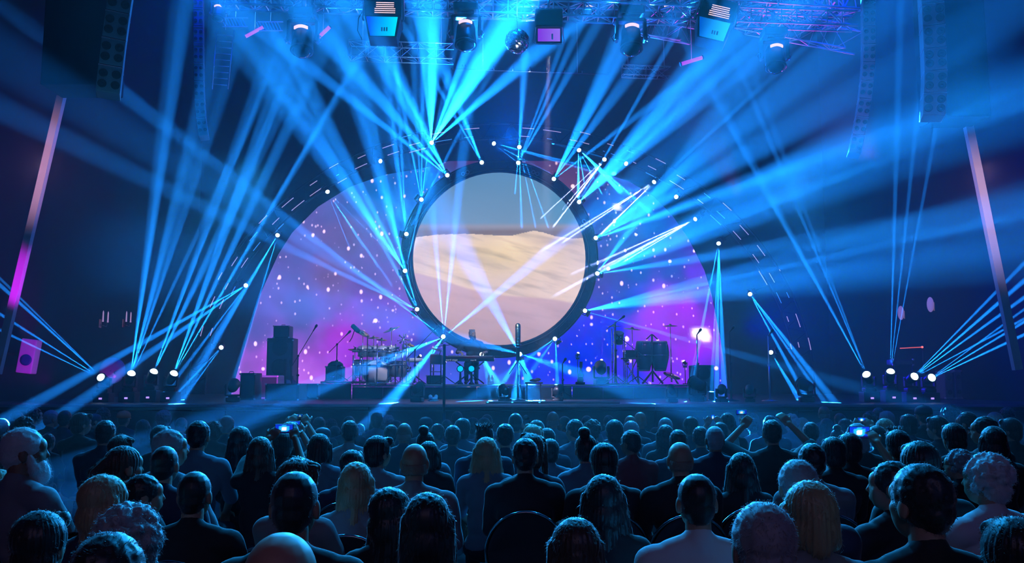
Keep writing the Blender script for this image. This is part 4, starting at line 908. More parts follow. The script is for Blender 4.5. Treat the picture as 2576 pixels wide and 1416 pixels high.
truss('truss', at(1480, -42, 12.2), at(2160, 8, 15.0), .34, 'oblique truss lit violet above the right projector', cell=.3)
truss('truss', at(880, 128, 18.5), at(1140, 135, 18.5), .34, 'rear truss piece below the left projector', r=.016)
truss('truss', at(1590, 62, 17.0), at(1730, 86, 16.0), .30, 'short violet-lit truss left of the right projector', r=.02)
truss('truss', at(1565, 178, 19.0), at(1685, 184, 19.0), .22, 'short violet-lit truss below the fourth big moving head', r=.016)
truss('truss', at(1870, 52, 16.0), at(2150, 100, 14.6), .40, 'faint truss at upper right near the curved speaker column', r=.014)
spot((4.2, 15.6, 5.0), at(1650, 80, 16.5), 420, 40, (.9, .03, 1), 1, .05); spot((5.2, 12.4, 5.4), at(1800, 20, 13.4), 260, 60, (.8, .03, 1), 1, .05); spot((-1.6, 15.6, 5.6), at(1010, 130, 18.5), 260, 30, (.2, .6, 1), 1, .05)
b = empty('batten_pipe', at(1135, 173, 18.0), 'thin lit pipe hanging level above the desert screen', 'pipe'); q = at(1532, 187, 18.0)-b.location
MB().tube((0, 0, 0), q, .012, n=8).build('pipe', M_chrome, b)
for t in (.07, .09, .16, .27, .39, .5, .61, .72, .83): MB().tube(q*t, q*t+Vector((0, 0, .10)), .012).build('hook', M_chrome, b)
for t in (.2, .8): MB().tube(q*t, q*t+Vector((0, 0, 14.35-b.location.z)), .006, n=6).build('hanging_cable', M_metal, b)
spot(at(1330, 330, 16.5), at(1330, 178, 18.0), 60, 60, (.7, .6, 1), 1, .05)
# big hanging moving heads, unlit, seen from below
def hang_head(px, py, Y, s, lab, rz=0, tilt=(0, -.25, -1)):
    p = at(px, py, Y); root, _ = moving_head(p, p+Vector(tilt), lab, 'big moving heads on the front truss', s, Vector((0, 0, -1)), 'off', rz=rz+PI/2)
    head = [c for c in root.children if c.name.startswith('lamp_head')][0]
    mb = MB(); n = 8; rm = root.matrix_basis.inverted()
    def arcp(r, z): return [rm @ (p+Vector((r*s*math.cos(PI*(.28+.44*i/n)), -r*s*math.sin(PI*(.28+.44*i/n))-.01*s, z*s+.012*s*math.sin(PI*i/n)))) for i in range(n+1)]
    vv = arcp(.13, .10)+arcp(.13, .066)+arcp(.115, .10)+arcp(.115, .066); m = n+1
    mb.add(vv, [(i, i+1, m+i+1, m+i) for i in range(n)]+[(2*m+i+1, 2*m+i, 3*m+i, 3*m+i+1) for i in range(n)]+[(i+1, i, 2*m+i, 2*m+i+1) for i in range(n)]+[(m+i, m+i+1, 3*m+i+1, 3*m+i) for i in range(n)]+[(0, m, 3*m, 2*m), (n, 2*m+n, 3*m+n, m+n)])
    o = mb.build('display_window', M_ledp, root)
    for sx_ in (-1, 1): MB().path([(sx_*.12, 0, .0), (sx_*.14, 0, -.05), (sx_*.11, 0, -.09)], .012, 6).build('clamp_hook', M_metal, root)
    for sx_ in (-1, 1): MB().path([(sx_*.195, -.02, .30), (sx_*.225, -.02, .34), (sx_*.195, -.02, .39)], .008, 5).build('side_handle', M_metal, root)
    MB().tube((0, 0, -.0), (0, 0, -(.25)), .03, n=8).build('truss_clamp', M_metal, root)
    return root
hang_head(762, 96, 13.3, 1.34, 'big black moving head hanging at upper left, leftmost on the truss')
hang_head(1172, 82, 13.3, 1.30, 'big black moving head hanging between left projector and mirror ball')
hang_head(1587, 92, 13.3, 1.34, 'big black moving head hanging left of the right projector')
hang_head(1948, 140, 13.6, 1.25, 'faint moving head with pale window hanging right of the right projector')
hang_head(868, -8, 13.6, 1.1, 'moving head partly cut off by the top edge, left')
hang_head(1075, 2, 14.6, .8, 'smaller moving head beside the left projector'); hang_head(1483, 32, 14.6, .8, 'smaller moving head right of the violet panel light')
hang_head(1678, 30, 14.8, .8, 'smaller moving head above the violet-lit truss pieces'); hang_head(552, 30, 14.6, .8, 'small round-headed fixture right of the narrow speaker column')
# box projectors
def gradient_mat(name, c1, c2, st_=1.0):
    m = bpy.data.materials.new(name); m.use_nodes = True; nt = m.node_tree; nt.nodes.clear(); tc = nt.nodes.new('ShaderNodeTexCoord'); gr = nt.nodes.new('ShaderNodeTexGradient'); gr.gradient_type = 'DIAGONAL'
    rp = nt.nodes.new('ShaderNodeValToRGB'); rp.color_ramp.elements[0].color = (*c1, 1); rp.color_ramp.elements[1].color = (*c2, 1); rp.color_ramp.elements[0].position = .3; rp.color_ramp.elements[1].position = .75
    em = nt.nodes.new('ShaderNodeEmission'); em.inputs['Strength'].default_value = st_; out = nt.nodes.new('ShaderNodeOutputMaterial')
    mp = nt.nodes.new('ShaderNodeMapping'); mp.inputs['Scale'].default_value = (1, 0, -1); mp.inputs['Location'].default_value = (.5, 0, .5)
    nt.links.new(tc.outputs['Generated'], mp.inputs[0]); nt.links.new(mp.outputs[0], gr.inputs[0]); nt.links.new(gr.outputs['Fac'], rp.inputs[0]); nt.links.new(rp.outputs[0], em.inputs[0]); nt.links.new(em.outputs[0], out.inputs[0]); m.cycles.emission_sampling = 'NONE'; return m
def projector(px, py, Y, rot, lab, c1, c2):
    root = empty('box_projector', at(px, py, Y), lab, 'projector', 'box projectors'); root.rotation_euler = rot
    MB().box((0, 0, .16), (.54, .42, .36), bev=.03).build('housing', M_black, root)
    mb = MB(); vv = [(-.26, -.21, 0), (.26, -.21, 0), (.21, -.26, -.36), (-.19, -.26, -.36), (-.26, .15, 0), (.26, .15, 0), (.21, .02, -.36), (-.19, .02, -.36)]
    mb.add(vv, [(0, 1, 2, 3), (7, 6, 5, 4), (0, 4, 5, 1), (1, 5, 6, 2), (2, 6, 7, 3), (3, 7, 4, 0)]); mb.build('hood', M_case, root)
    mb = MB(); mb.add([(-.235, -.222, -.02), (.22, -.222, -.02), (.185, -.266, -.345), (-.165, -.266, -.345)], [(0, 3, 2, 1)]); mb.build('reflection_glass', gradient_mat('projector_glass', c1, c2), root)  # blue reflection on the glass, painted as a glowing gradient
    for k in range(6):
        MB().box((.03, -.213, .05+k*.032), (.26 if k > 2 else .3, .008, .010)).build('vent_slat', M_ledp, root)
    for sx_ in (-1, 1): MB().path([(sx_*.285, -.1, .36), (sx_*.30, -.12, .0), (sx_*.28, -.14, -.04)], .014, 6).build('bracket', M_metal, root)
    MB().tube((0, 0, .34), (0, 0, .75), .02, n=8).build('clamp_pipe', M_metal, root)
    MB().path([(-.27, -.1, .2), (-.36, -.12, 0), (-.37, -.1, -.18), (-.3, -.1, -.33)], .006, 5).build('cable', M_black, root)
    for k in range(3): MB().box((.10+.035*k-.1, -.262-.002*k, -.24), (.02, .006, .06)).build('vent_mark', M_white, root)
projector(966, 58, 12.4, (-.1, 0, .05), 'box projector at left hanging from the truss, glass with painted blue-to-cyan reflection', (0, .02, .9), (0, .85, 1))
projector(1795, 66, 12.4, (-.1, .28, -.1), 'tilted box projector at right hanging from the truss, glass with painted blue reflection', (0, .10, .6), (.02, .5, .95))
pl = empty('panel_light', at(1381, 88, 12.8), 'square violet panel light hanging right of the mirror ball', 'panel light')
MB().box((0, .06, 0), (.40, .10, .24), bev=.03).build('panel_body', M_black, pl)
MB().box((0, 0, 0), (.34, .012, .20), bev=.004).build('lit_panel', gradient_mat('violet_panel', (.22, .02, .72), (.30, .14, .85)), pl)
MB().box((.05, -.009, -.03), (.025, .006, .09)).build('pale_strip', M_white, pl)
MB().path([(-.2, -.01, .12), (-.23, -.01, -.11), (-.2, -.01, -.145), (.2, -.01, -.145), (.23, -.01, -.11), (.2, -.01, .12)], .007, 6).build('yoke_frame', M_metal, pl)
MB().box((0, .12, .26), (.42, .34, .3), bev=.03).build('rear_housing', M_black, pl); MB().tube((0, .12, .4), (0, .12, .7), .02).build('clamp_pipe', M_metal, pl)
spot(at(1380, 120, 12.8), at(1376, 420, 13.6), 26000, 5.5, (.75, .62, .95), 1, .03)
# mirror ball
mbn = empty('mirror_ball', at(1301, 104, 13.0), 'mirror ball hanging left of the violet panel light', 'mirror ball')
m = MB(); rr_ = .185; NR = 17
for j in range(NR):
    t0, t1 = PI*j/NR, PI*(j+1)/NR; nn = max(4, int(2*PI*math.sin((t0+t1)/2)*rr_/.033)); g_ = .10
    for i in range(nn):
        a0, a1 = 2*PI*(i+g_/2)/nn, 2*PI*(i+1-g_/2)/nn; jt = R.uniform(-.004, .004)
        q4 = [Vector((math.sin(t)*math.cos(a), math.sin(t)*math.sin(a), math.cos(t)))*(rr_+.004+jt*k) for (t, a), k in zip(((t0+.01, a0), (t1-.01, a0), (t1-.01, a1), (t0+.01, a1)), (1, -1, 1, -1))]
        m.add(q4, [(0, 1, 2, 3)])
o = m.build('mirror_tiles', M_chrome, mbn); o['kind'] = 'stuff'; MB().ell((0, 0, 0), (.182, .182, .182), 24, 16).build('ball_core', M_black, mbn); MB().tube((0, 0, .18), (0, 0, 14.35-mbn.location.z), .008).build('cord', M_metal, mbn)
spot(at(1320, 260, 12.2), at(1301, 110, 13.0), 90, 30, (1, .9, 1), 1, .05)
# cable ladder and small violet tubes
lad = empty('cable_ladder', at(560, 100, 16.5), 'faint hanging cable ladder right of the narrow speaker column', 'ladder')
for x in (-.12, .22): MB().tube((x, 0, .2), (x*.9+(-.06), 0, -1.0), .012).build('ladder_rail', M_alu, lad)
for k in range(9): MB().tube((-.13-.006*k, 0, .1-k*.125), (.2-.01*k, 0, .08-k*.125), .008).build('rung', M_alu, lad)
MB().tube((.05, 0, .2), (.05, 0, 14.35-lad.location.z), .008).build('hanging_cable', M_metal, lad)
MV = mat('violet_lit_tube', (.6, .1, .8), .3, emit=(.45, .01, .75), es=1.0)
for px, py, dx, dy, Y, lab in ((812, 84, 17, -16, 13.9, 'small violet tube lamp beside the leftmost big moving head'), (640, 80, 22, -12, 15.5, 'dim violet tube lamp below the slatted frames at upper left'), (1740, 153, 26, -8, 13.4, 'violet tube lamp under the right projector'),
        (1560, 40, 14, -20, 14.8, 'thin violet tube lamp above the fourth big moving head'), (1928, 28, 10, -16, 14.8, 'upper violet tube lamp at the top right'), (1880, 50, 8, -10, 14.8, 'lower violet tube lamp at the top right'), (2088, 20, 12, -14, 14.8, 'violet tube lamp left of the right speaker column')):
    c = at(px, py, Y); q = at(px+dx, py+dy, Y)-c; e = empty('tube_lamp', c, lab, 'tube lamp', 'violet tube lamps'); MB().tube(-q, q, .030 if dx > 16 else .014, n=10).build('tube', MV, e)
    for s_ in (-1, 1): MB().tube(q*s_, q*s_*1.12, .036 if dx > 16 else .02, n=10).build('end_cap', M_black, e)
    MB().tube((0, .02, 0), (0, .02, 14.35-c.z), .006).build('hanging_cable', M_metal, e)
M_sl = mat('lit_slat', (.3, .5, .7), .3, .8)
for px, py, n_, lab in ((592, 56, 8, 'small slatted louvre frame at the upper left'), (680, 66, 8, 'wide slatted louvre frame left of the leftmost big moving head')):
    e = empty('louvre_frame', at(px, py, 15.5), lab, 'frame', 'louvre frames')
    for k in range(n_): MB().box(((k-n_/2)*.055, 0, 0), (.010, .03, .16), Matrix.Rotation(-.45, 3, 'Y')).build('slat', M_sl, e)
    for s_ in (-1, 1): MB().box((0, 0, s_*.085), (n_*.058, .03, .012)).build('frame_bar', M_metal, e)
    MB().tube((0, 0, .08), (0, 0, 14.35-e.location.z), .008).build('hanging_cable', M_metal, e)
spot(at(640, 220, 14.8), at(640, 60, 15.5), 70, 60, (.1, .6, 1), 1, .05)

# ------------------------------------------------------------------ risers and gear on the stage
RZ = 1.73
def riser(px0, px1, Y0, Y1, z, lab, n=3):
    x0, x1 = at(px0, 960, Y0).x, at(px1, 960, Y0).x; root = empty('riser', ((x0+x1)/2, (Y0+Y1)/2, SZ), lab, 'riser', 'stage risers'); w, d, h = x1-x0, Y1-Y0, z-SZ
    MB().box((0, 0, h-.025), (w, d, .045), bev=.008).build('riser_deck', M_deck, root)
    for k in range(n): MB().box((-w/2+w*(k+.5)/n, -d/2+.02, (h-.05)/2), (w/n-.004, .03, h-.055), bev=.004).build('front_panel', M_case, root)
    MB().box((0, -d/2-.005, h-.02), (w, .012, .02)).build('edge_strip', M_metal, root)
    for sx_ in (-1, 1):
        for sy_ in (-1, 1): MB().tube((sx_*(w/2-.06), sy_*(d/2-.08), 0), (sx_*(w/2-.06), sy_*(d/2-.08), h-.04), .025).build('leg', M_alu, root)
    return root
riser(806, 884, 18.2, 20.6, 1.80, 'low black riser under the round-topped amplifier, left of the drums', 1)
riser(886, 1118, 18.6, 21.6, RZ, 'wide riser carrying the drum kit'); riser(1120, 1438, 18.6, 21.6, RZ, 'central riser carrying the red keyboard', 4)
riser(1440, 1748, 18.6, 21.6, RZ, 'riser on the right carrying the congas', 4)
def zpx(py, Y): return at(1288, py, Y).z
def mic_stand(px, Y, zb, ztop_py, lab, boom=None, base='tripod', mic=True, r=.012, m=M_black):
    x = at(px, ztop_py, Y).x; zt = zpx(ztop_py, Y); root = empty('microphone_stand', (x, Y, zb), lab, 'microphone stand', 'microphone stands'); h = zt-zb
    MB().tube((0, 0, .03), (0, 0, h), r, n=8).tube((0, 0, .03), (0, 0, h*.55), r*1.5, n=8).build('pole', m, root)
    if base == 'tripod':
        for k in range(3): a = k*2*PI/3+.5; MB().tube((0, 0, .18), (.26*math.cos(a), .26*math.sin(a), .012), .010, n=6).build('leg', m, root)
    else: MB().lathe([(.15, 0), (.15, .012), (.05, .03), (.02, .05)], 20).build('round_base', m, root)
    top = Vector((0, 0, h))
    MB().tube((-.02, 0, h*.55), (.03, 0, h*.55), .022, n=8).build('clutch', m, root)
    if boom:
        q = at(boom[0], boom[1], Y)-Vector((x, Y, zb)); d = (q-top).normalized(); MB().tube(top-d*.25, q, .008, n=6).build('boom', m, root); top = q; dd = d
        MB().tube((0, -.02, h), (0, .03, h), .022, n=8).build('boom_clamp', m, root)
    else: dd = Vector((.3, -.5, .5)).normalized()
    if mic:
        Mx = Matrix.Translation(top) @ Vector((0, 0, 1)).rotation_difference(dd).to_matrix().to_4x4()
        mm = MB().lathe([(.010, 0), (.014, .05), (.018, .10), (.026, .12), (.028, .14), (.022, .165), (.008, .175)], 12, Mx).build('microphone', M_black, root)
    return root
mic_stand(750, 18.4, SZ, 895, 'boom microphone stand beside the tall speaker cabinet', (787, 834))
mic_stand(848, 18.8, 1.80, 866, 'short boom stand holding a microphone over the left riser', (868, 846))
mic_stand(1044, 18.8, RZ, 880, 'boom stand slanting up to the right between drums and keyboard', (1090, 832))
mic_stand(1415, 18.0, SZ, 915, 'plain short microphone stand under the right end of the desert screen')
mic_stand(1753, 17.4, SZ, 842, 'straight microphone stand in front of the white glow by the congas', base='round')
mic_stand(1835, 16.6, SZ, 836, 'thin straight microphone stand with T top right of the congas', base='round')
mic_stand(1932, 16.4, SZ, 845, 'rightmost microphone stand, violet lit', base='round', m=M_metal)
mic_stand(1548, 18.9, RZ, 812, 'tall stand with an angled microphone at the percussion rig', (1556, 806))
# dark pole in front of the stage
r_ = mic_stand(1118, 13.75, zfl(13.75), 866, 'tall dark pole standing in front of the stage below the left lamp', base='round', mic=False, r=.022)
# centre: vintage studio microphone on heavy stand
Y_ = 16.2; cx_ = at(1303, 900, Y_).x; vm = empty('vintage_microphone', (cx_, Y_, SZ), 'large old-style studio microphone on tall centre stand', 'microphone'); h0 = zpx(905, Y_)-SZ; h1 = zpx(868, Y_)-SZ; h2 = zpx(813, Y_)-SZ
MB().lathe([(.17, 0), (.17, .015), (.04, .04), (.02, .07)], 24).build('round_base', M_black, vm); MB().tube((0, 0, .05), (0, 0, h0), .014).tube((0, 0, .05), (0, 0, h0*.6), .02).build('pole', M_metal, vm)
MB().lathe([(.03, h0-.02), (.036, h0), (.036, h1-.02), (.045, h1)], 16).build('lower_body', M_black, vm)
MB().path([(.055*math.cos(t*PI/8), .055*math.sin(t*PI/8), h1+.01) for t in range(16)], .010, 6, True).path([(.05*math.cos(t*PI/8), .05*math.sin(t*PI/8), h1-.04) for t in range(16)], .008, 6, True).build('shock_ring', M_chrome, vm)
MB().lathe([(.028, h1), (.038, h1+.03), (.04, h2-.06), (.036, h2-.02), (.015, h2), (.001, h2+.002)], 18, Matrix.Diagonal((1.25, .9, 1, 1))).build('grille_head', M_gold, vm)
for k in range(5): MB().path([(.0505*math.cos(t*PI/7), .037*math.sin(t*PI/7), h1+.06+k*(h2-h1-.1)/5) for t in range(14)], .003, 5, True).build('grille_band', M_chrome, vm)
for s_ in (-1, 1): MB().tube((s_*.02, 0, h0-.05), (s_*.16, .02, h0-.26), .007).build('cable_arm', M_black, vm)
MB().path([(.03, -.03, h0-.1), (.05, -.05, h0-.5), (.035, -.04, .3), (.1, -.1, .05), (.3, -.3, .012)], .006, 6).build('cable', M_black, vm)
spot((cx_-.6, Y_-1.6, 3.9), (cx_, Y_, zpx(840, Y_)), 160, 14, (1, .8, .6), 1, .05)  # spot added to brighten the grille, no fixture
# cabinets left
def cab(name, px0, px1, py0, py1, Y, d, lab, cat, m=M_case, zb=None, group=None, cones=0, handle=False, trim=True):
    a, b = at(px0, py1, Y), at(px1, py0, Y); z0 = a.z if zb is None else zb; root = empty(name, ((a.x+b.x)/2, Y+d/2, z0), lab, cat, group); w, h = b.x-a.x, b.z-z0
    MB().box((0, 0, h/2), (w, d, h), bev=min(.02, w*.1)).build('cabinet_body', m, root)
    MB().box((0, -d/2-.004, h*.5), (w*.86, .012, h*.84), bev=.004).build('front_grille', M_grille, root)
    if cones:
        for k in range(cones): MB().lathe([(w*.3, 0), (w*.31, .012), (w*.26, .014), (w*.12, .004), (.001, .008)], 18, Matrix.Translation((0, -d/2-.008, h*(k+.5)/cones)) @ Matrix.Rotation(PI/2, 4, 'X')).build('cone', M_black, root)
    if trim:
        for sx_ in (-1, 1):
            for sz_ in (.04, .96): MB().box((sx_*w*.485, -d*.49, h*sz_), (.035, .035, .035), bev=.008).build('corner_cap', M_metal, root)
    if handle: MB().path([(-w*.15, 0, h), (-w*.12, 0, h+.03), (w*.12, 0, h+.03), (w*.15, 0, h)], .008, 6).build('handle', M_metal, root)
    return root, w, h, z0
cab('speaker_cabinet', 667, 738, 850, 1000, 21.4, .5, 'tall dark speaker cabinet silhouetted against the star backdrop', 'speaker', zb=SZ, cones=3)
cab('guitar_amplifier', 687, 728, 819, 850, 21.5, .4, 'small amplifier head on top of the tall silhouetted cabinet', 'amplifier', handle=True)
cab('flight_case', 666, 752, 965, 1003, 17.0, .7, 'wide black flight case at the left front of the stage', 'case', zb=SZ)
cab('amplifier_rack', 602, 642, 938, 1003, 17.4, .5, 'black rack with a console on it, left end of the gear', 'rack', zb=SZ, handle=True)
cab('keyboard_case', 644, 700, 944, 1003, 18.4, .5, 'case with violet lit front between rack and tall cabinet', 'case', zb=SZ, m=M_white)
spot((at(668, 900, 17.8).x, 17.7, 1.9), at(670, 975, 18.4), 14, 80, MAG, 1, .05)
cab('step_block', 758, 800, 965, 1003, 18.6, .8, 'black block between the flight case and the left riser', 'box', zb=SZ)
r0, w0, h0_, z0_ = cab('amplifier', 818, 860, 921, 952, 19.2, .4, 'round-topped amplifier carrying a lilac lamp, left riser', 'amplifier', zb=1.80)
MB().lathe([(w0/2, 0), (w0/2*.9, .06), (w0/2*.5, .11), (.001, .125)], 20, Matrix.Translation((0, 0, h0_)) @ Matrix.Diagonal((1, .7, 1, 1))).build('dome_top', M_case, r0); MB().box((0, -.21, h0_*.3), (.12, .01, .02)).build('red_badge', mat('pink_badge', (.7, .2, .5), .4), r0)
cab('amplifier', 1748, 1796, 918, 1003, 18.8, .6, 'amplifier stack at the right end of the conga riser', 'amplifier', zb=SZ, cones=2)
cab('flight_case', 1782, 1806, 985, 1003, 16.8, .3, 'small silver-edged case on the stage floor right of the riser', 'case', m=M_alu, zb=SZ)
cab('side_speaker', 2378, 2396, 932, 985, 18.0, .4, 'left of two side speakers behind the right moving heads', 'speaker', zb=SZ, cones=2, m=M_grey_cab)
cab('side_speaker', 2404, 2418, 930, 985, 18.0, .4, 'right of two side speakers behind the right moving heads', 'speaker', zb=SZ, cones=2, m=M_grey_cab)
cab('monitor_console', 1072, 1112, 944, 1003, 19.9, .5, 'black box under the wooden organ left of the keyboardist', 'box', zb=RZ)
cab('flight_case', 2246, 2298, 904, 918, 17.6, .3, 'silver-edged flat case on a stand above the right moving heads', 'case', m=M_case)
e = empty('keyboard_stand', at(2272, 918, 17.75), 'folding stand under the silver-edged flat case', 'stand'); zz = e.location.z-SZ
for s_ in (-1, 1):
    MB().tube((s_*.18, 0, -zz), (s_*.18, 0, -.002), .012).build('leg', M_metal, e); MB().tube((s_*.18, -.12, -zz+.01), (s_*.18, .12, -zz+.01), .012).build('foot', M_metal, e)
for sx_ in (-1, 1): MB().box((0, 0, 0), (.01, .01, .01))
o = MB().tube(at(2264, 876, 18.2), at(2320, 873, 18.2), .010).build('light_bar', mat('red_bar', (.8, .15, .1), .4, emit=(.75, .12, .09), es=.9)); tag(o, 'thin dim red light bar above the flat case at right', 'light bar')
MB().tube(at(2320, 873, 18.2), (at(2320, 873, 18.2).x, 18.2, SZ), .01).build('bar_pole', M_black, o); MB().ell(at(2320, 873, 18.2), (.022, .022, .022)).build('red_tip', mat('red_tip', (1, .1, .1), emit=(1, .1, .08), es=3), o)
# guitars on a rack
def guitar(px, py_top, Y, zb, col, lab, lean=.05):
    zt = zpx(py_top, Y); h = min(1.02, zt-zb-.06); root = empty('guitar', (at(px, py_top, Y).x, Y, zb), lab, 'guitar', 'guitars'); root.rotation_euler = (-.08, lean, 0)
    n = 28; out = []
    for k in range(n):
        t = 2*PI*k/n; r = 1+.16*math.cos(2*t)-.10*math.cos(4*t); out.append((.135*r*math.sin(t)*min(1, h/.8), (.23+.19*math.cos(t)*(1-.05*math.cos(2*t)))*min(1, h/.8)))
    mb = MB(); mb.add([(x, -.022, z) for x, z in out]+[(x, .022, z) for x, z in out], [tuple(range(n)), tuple(reversed(range(n, 2*n)))]+[(i, n+i, n+(i+1) % n, (i+1) % n) for i in range(n)]); mb.build('guitar_body', col, root)
    MB().box((0, -.028, .30+(h-.36)/2), (.04, .02, h-.30)).build('neck', M_black, root); MB().box((0, -.024, h-.06), (.065, .015, .13), bev=.004).build('headstock', M_black, root)
    MB().box((0, -.028, .17), (.08, .012, .02)).build('bridge', M_chrome, root); MB().box((0, -.027, .27), (.075, .010, .03)).build('pickup', M_black, root)
    MB().box((0, .04, .03), (.2, .22, .04), bev=.01).tube((0, .1, .03), (0, .12, .5), .01).build('guitar_stand', M_black, root); return root
guitar(712, 900, 19.9, SZ, M_red, 'left guitar in front of the tall speaker cabinet'); guitar(722, 896, 19.6, SZ, M_white, 'middle guitar in front of the tall speaker cabinet', -.06); guitar(738, 898, 19.9, SZ, mat('pink_lacquer', (.7, .2, .4), .3), 'right guitar beside the boom stand, pink neck', -.08)
guitar(1459, 903, 18.9, RZ, M_black, 'guitar on a stand at the left end of the conga riser')
# ------------------------------------------------------------------ drum kit
def drum(root_name, px, py, Y, r, h, lab, tilt=0, cat='drum', group=None, zb=None, m=M_shell, legs=3, taper=1.0):
    c = at(px, py, Y); root = empty(root_name, c, lab, cat, group); Rm = Matrix.Rotation(tilt, 4, 'X')
    MB().lathe([(r*taper, -h/2), ((r+r*taper)/2*1.04 if taper < 1 else r, 0), (r, h/2)], 24, Rm).build('drum_shell', m, root)
    MB().lathe([(r*.97, h/2), (r*.97, h/2+.006), (.01, h/2+.007)], 24, Rm).build('drum_skin', M_headskin, root)
    for z in (h/2-.01, -h/2+.01):
        rr = r if z > 0 else r*taper; MB().path([Rm @ Vector((rr*1.03*math.cos(k*PI/12), rr*1.03*math.sin(k*PI/12), z)) for k in range(24)], .009, 6, True).build('hoop', M_chrome, root)
    for k in range(8): a = k*PI/4+.3; MB().box(Rm @ Vector((r*1.04*math.cos(a), r*1.04*math.sin(a), h*.2)), (.02, .02, h*.3)).build('lug', M_chrome, root)
    if zb is not None:
        for k in range(legs): a = k*2*PI/legs+.4; MB().tube((r*math.cos(a), r*math.sin(a), 0), (r*1.15*math.cos(a), r*1.15*math.sin(a), zb-c.z), .009, n=6).build('leg', M_chrome, root)
    return root
YK = 20.0
drum('bass_drum', 950, 938, YK, .29, .42, 'bass drum of the kit facing the hall', PI/2, group='drums of the kit', zb=RZ, legs=2)
drum('floor_tom', 912, 925, YK-.1, .19, .36, 'floor tom at the left of the drum kit', 0, group='drums of the kit', zb=RZ)
drum('floor_tom', 1000, 928, YK-.1, .19, .36, 'floor tom at the right of the drum kit', 0, group='drums of the kit', zb=RZ)
for px, lab in ((914, 'leftmost rack tom above the bass drum'), (938, 'second rack tom from the left'), (961, 'third rack tom from the left'), (984, 'rightmost rack tom above the bass drum')): drum('rack_tom', px, 884, YK-.15, .125, .2, lab, .35, group='drums of the kit', zb=RZ+.35, legs=1)
drum('snare_drum', 975, 906, YK+.35, .17, .13, 'shallow snare drum behind the rack toms', 0, group='drums of the kit', zb=RZ)
def cymbal(px, py, Y, zb, r, lab, tilt=.2, tx=0.0, group='cymbals of the kit'):
    c = at(px, py, Y); root = empty('cymbal_stand', (c.x, Y, zb), lab, 'cymbal', group); h = c.z-zb
    Rm = Matrix.Translation((0, 0, h)) @ Matrix.Rotation(tx, 4, 'Y') @ Matrix.Rotation(tilt, 4, 'X')
    MB().lathe([(r, 0), (r*.6, .012), (r*.2, .02), (r*.17, .035), (.02, .05), (.004, .05)], 28, Rm).build('cymbal', M_cym, root)
    MB().tube((0, 0, .05), (0, 0, h+.05), .009).tube((0, 0, .05), (0, 0, h*.6), .014).build('pole', M_chrome, root)
    for k in range(3): a = k*2*PI/3+.9; MB().tube((0, 0, .25), (.28*math.cos(a), .28*math.sin(a), .012), .009, n=6).build('leg', M_chrome, root)
    return root
for px, py, r, t, tx, lab in ((985, 829, .20, .25, -.35, 'tilted violet-edged cymbal highest over the drum kit'), (913, 838, .17, .3, .55, 'cymbal sloping down to the right at the left of the kit'), (940, 850, .14, .2, 0, 'small dark cymbal behind the rack toms'), (960, 855, .13, .2, .1, 'small splash cymbal beside the second tom'), (1008, 884, .16, .3, -.2, 'low cymbal at the right of the kit'), (893, 880, .16, .2, .1, 'low cymbal at the left end of the kit'), (1030, 868, .12, .3, .3, 'little cymbal in the chrome cluster right of the kit')): cymbal(px, py, YK+R.uniform(-.3, .2), RZ, r, lab, t, tx)
rk = empty('drum_rack', (at(965, 900, YK).x, YK-.55, RZ), 'chrome tube rack round the drum kit', 'rack')
for px in (900, 917, 958, 1003, 1020, 1030): x = (px-965)/F*YK; MB().tube((x, 0, 0), (x, 0, zpx(868 if px > 950 else 895, YK)-RZ), .016).build('upright_tube', M_chrome, rk)
for z in (.03, .42, .72): MB().tube((-.62, 0, z), (.62, 0, z), .014).build('cross_tube', M_chrome, rk)
for k in range(16): x, z = R.uniform(-.6, .62), R.choice((.42, .72, .6, .8)); MB().box((x, -.01, z), (.05, .05, .05), bev=.01).tube((x, 0, z), (x+R.uniform(-.1, .1), -.05, z+R.uniform(-.12, .15)), .008).build('clamp', M_chrome, rk)
for k in range(14): a = R.uniform(0, 2*PI); MB().tube((.52, 0, 1.0), (.52+.14*math.cos(a), R.uniform(-.1, .1), 1.0+.12*math.sin(a)), .008).build('clamp_arm', M_chrome, rk)
MB().tube((.52, 0, .7), (.52, 0, 1.12), .012).build('post', M_chrome, rk)
st2 = empty('drum_stool', (at(1020, 900, YK).x+.22, YK, RZ), 'round drum stool with pale seat right of the kit', 'stool')
MB().lathe([(.16, .50), (.19, .52), (.19, .57), (.15, .59)], 24).build('seat', M_headskin, st2); MB().tube((0, 0, .1), (0, 0, .5), .018).build('pole', M_chrome, st2)
for k in range(3): a = k*2*PI/3; MB().tube((0, 0, .22), (.22*math.cos(a), .22*math.sin(a), .012), .012, n=6).build('leg', M_chrome, st2)
big = empty('overhead_microphone', at(893, 825, 19.2), 'fat dark microphone slanting over the left of the kit', 'microphone', None); big.rotation_euler = (0, .75, 0)
MB().lathe([(.02, -.1), (.05, -.08), (.055, .08), (.04, .13), (.01, .14)], 16, Matrix.Rotation(PI/2, 4, 'Y')).build('microphone_body', M_black, big); MB().path([(.03, 0, -.05), (.1, 0, -.2), (.12, .0, -.3)], .01, 6).build('mount_arm', M_black, big)
o = MB().tube((at(893, 825, 19.2).x+.28, 19.2, at(893, 825, 19.2).z-.16), (at(893, 825, 19.2).x+.28, 19.2, RZ), .012).build('microphone_pole', M_black); tag(o, 'thin black pole under the fat slanting microphone', 'pole')
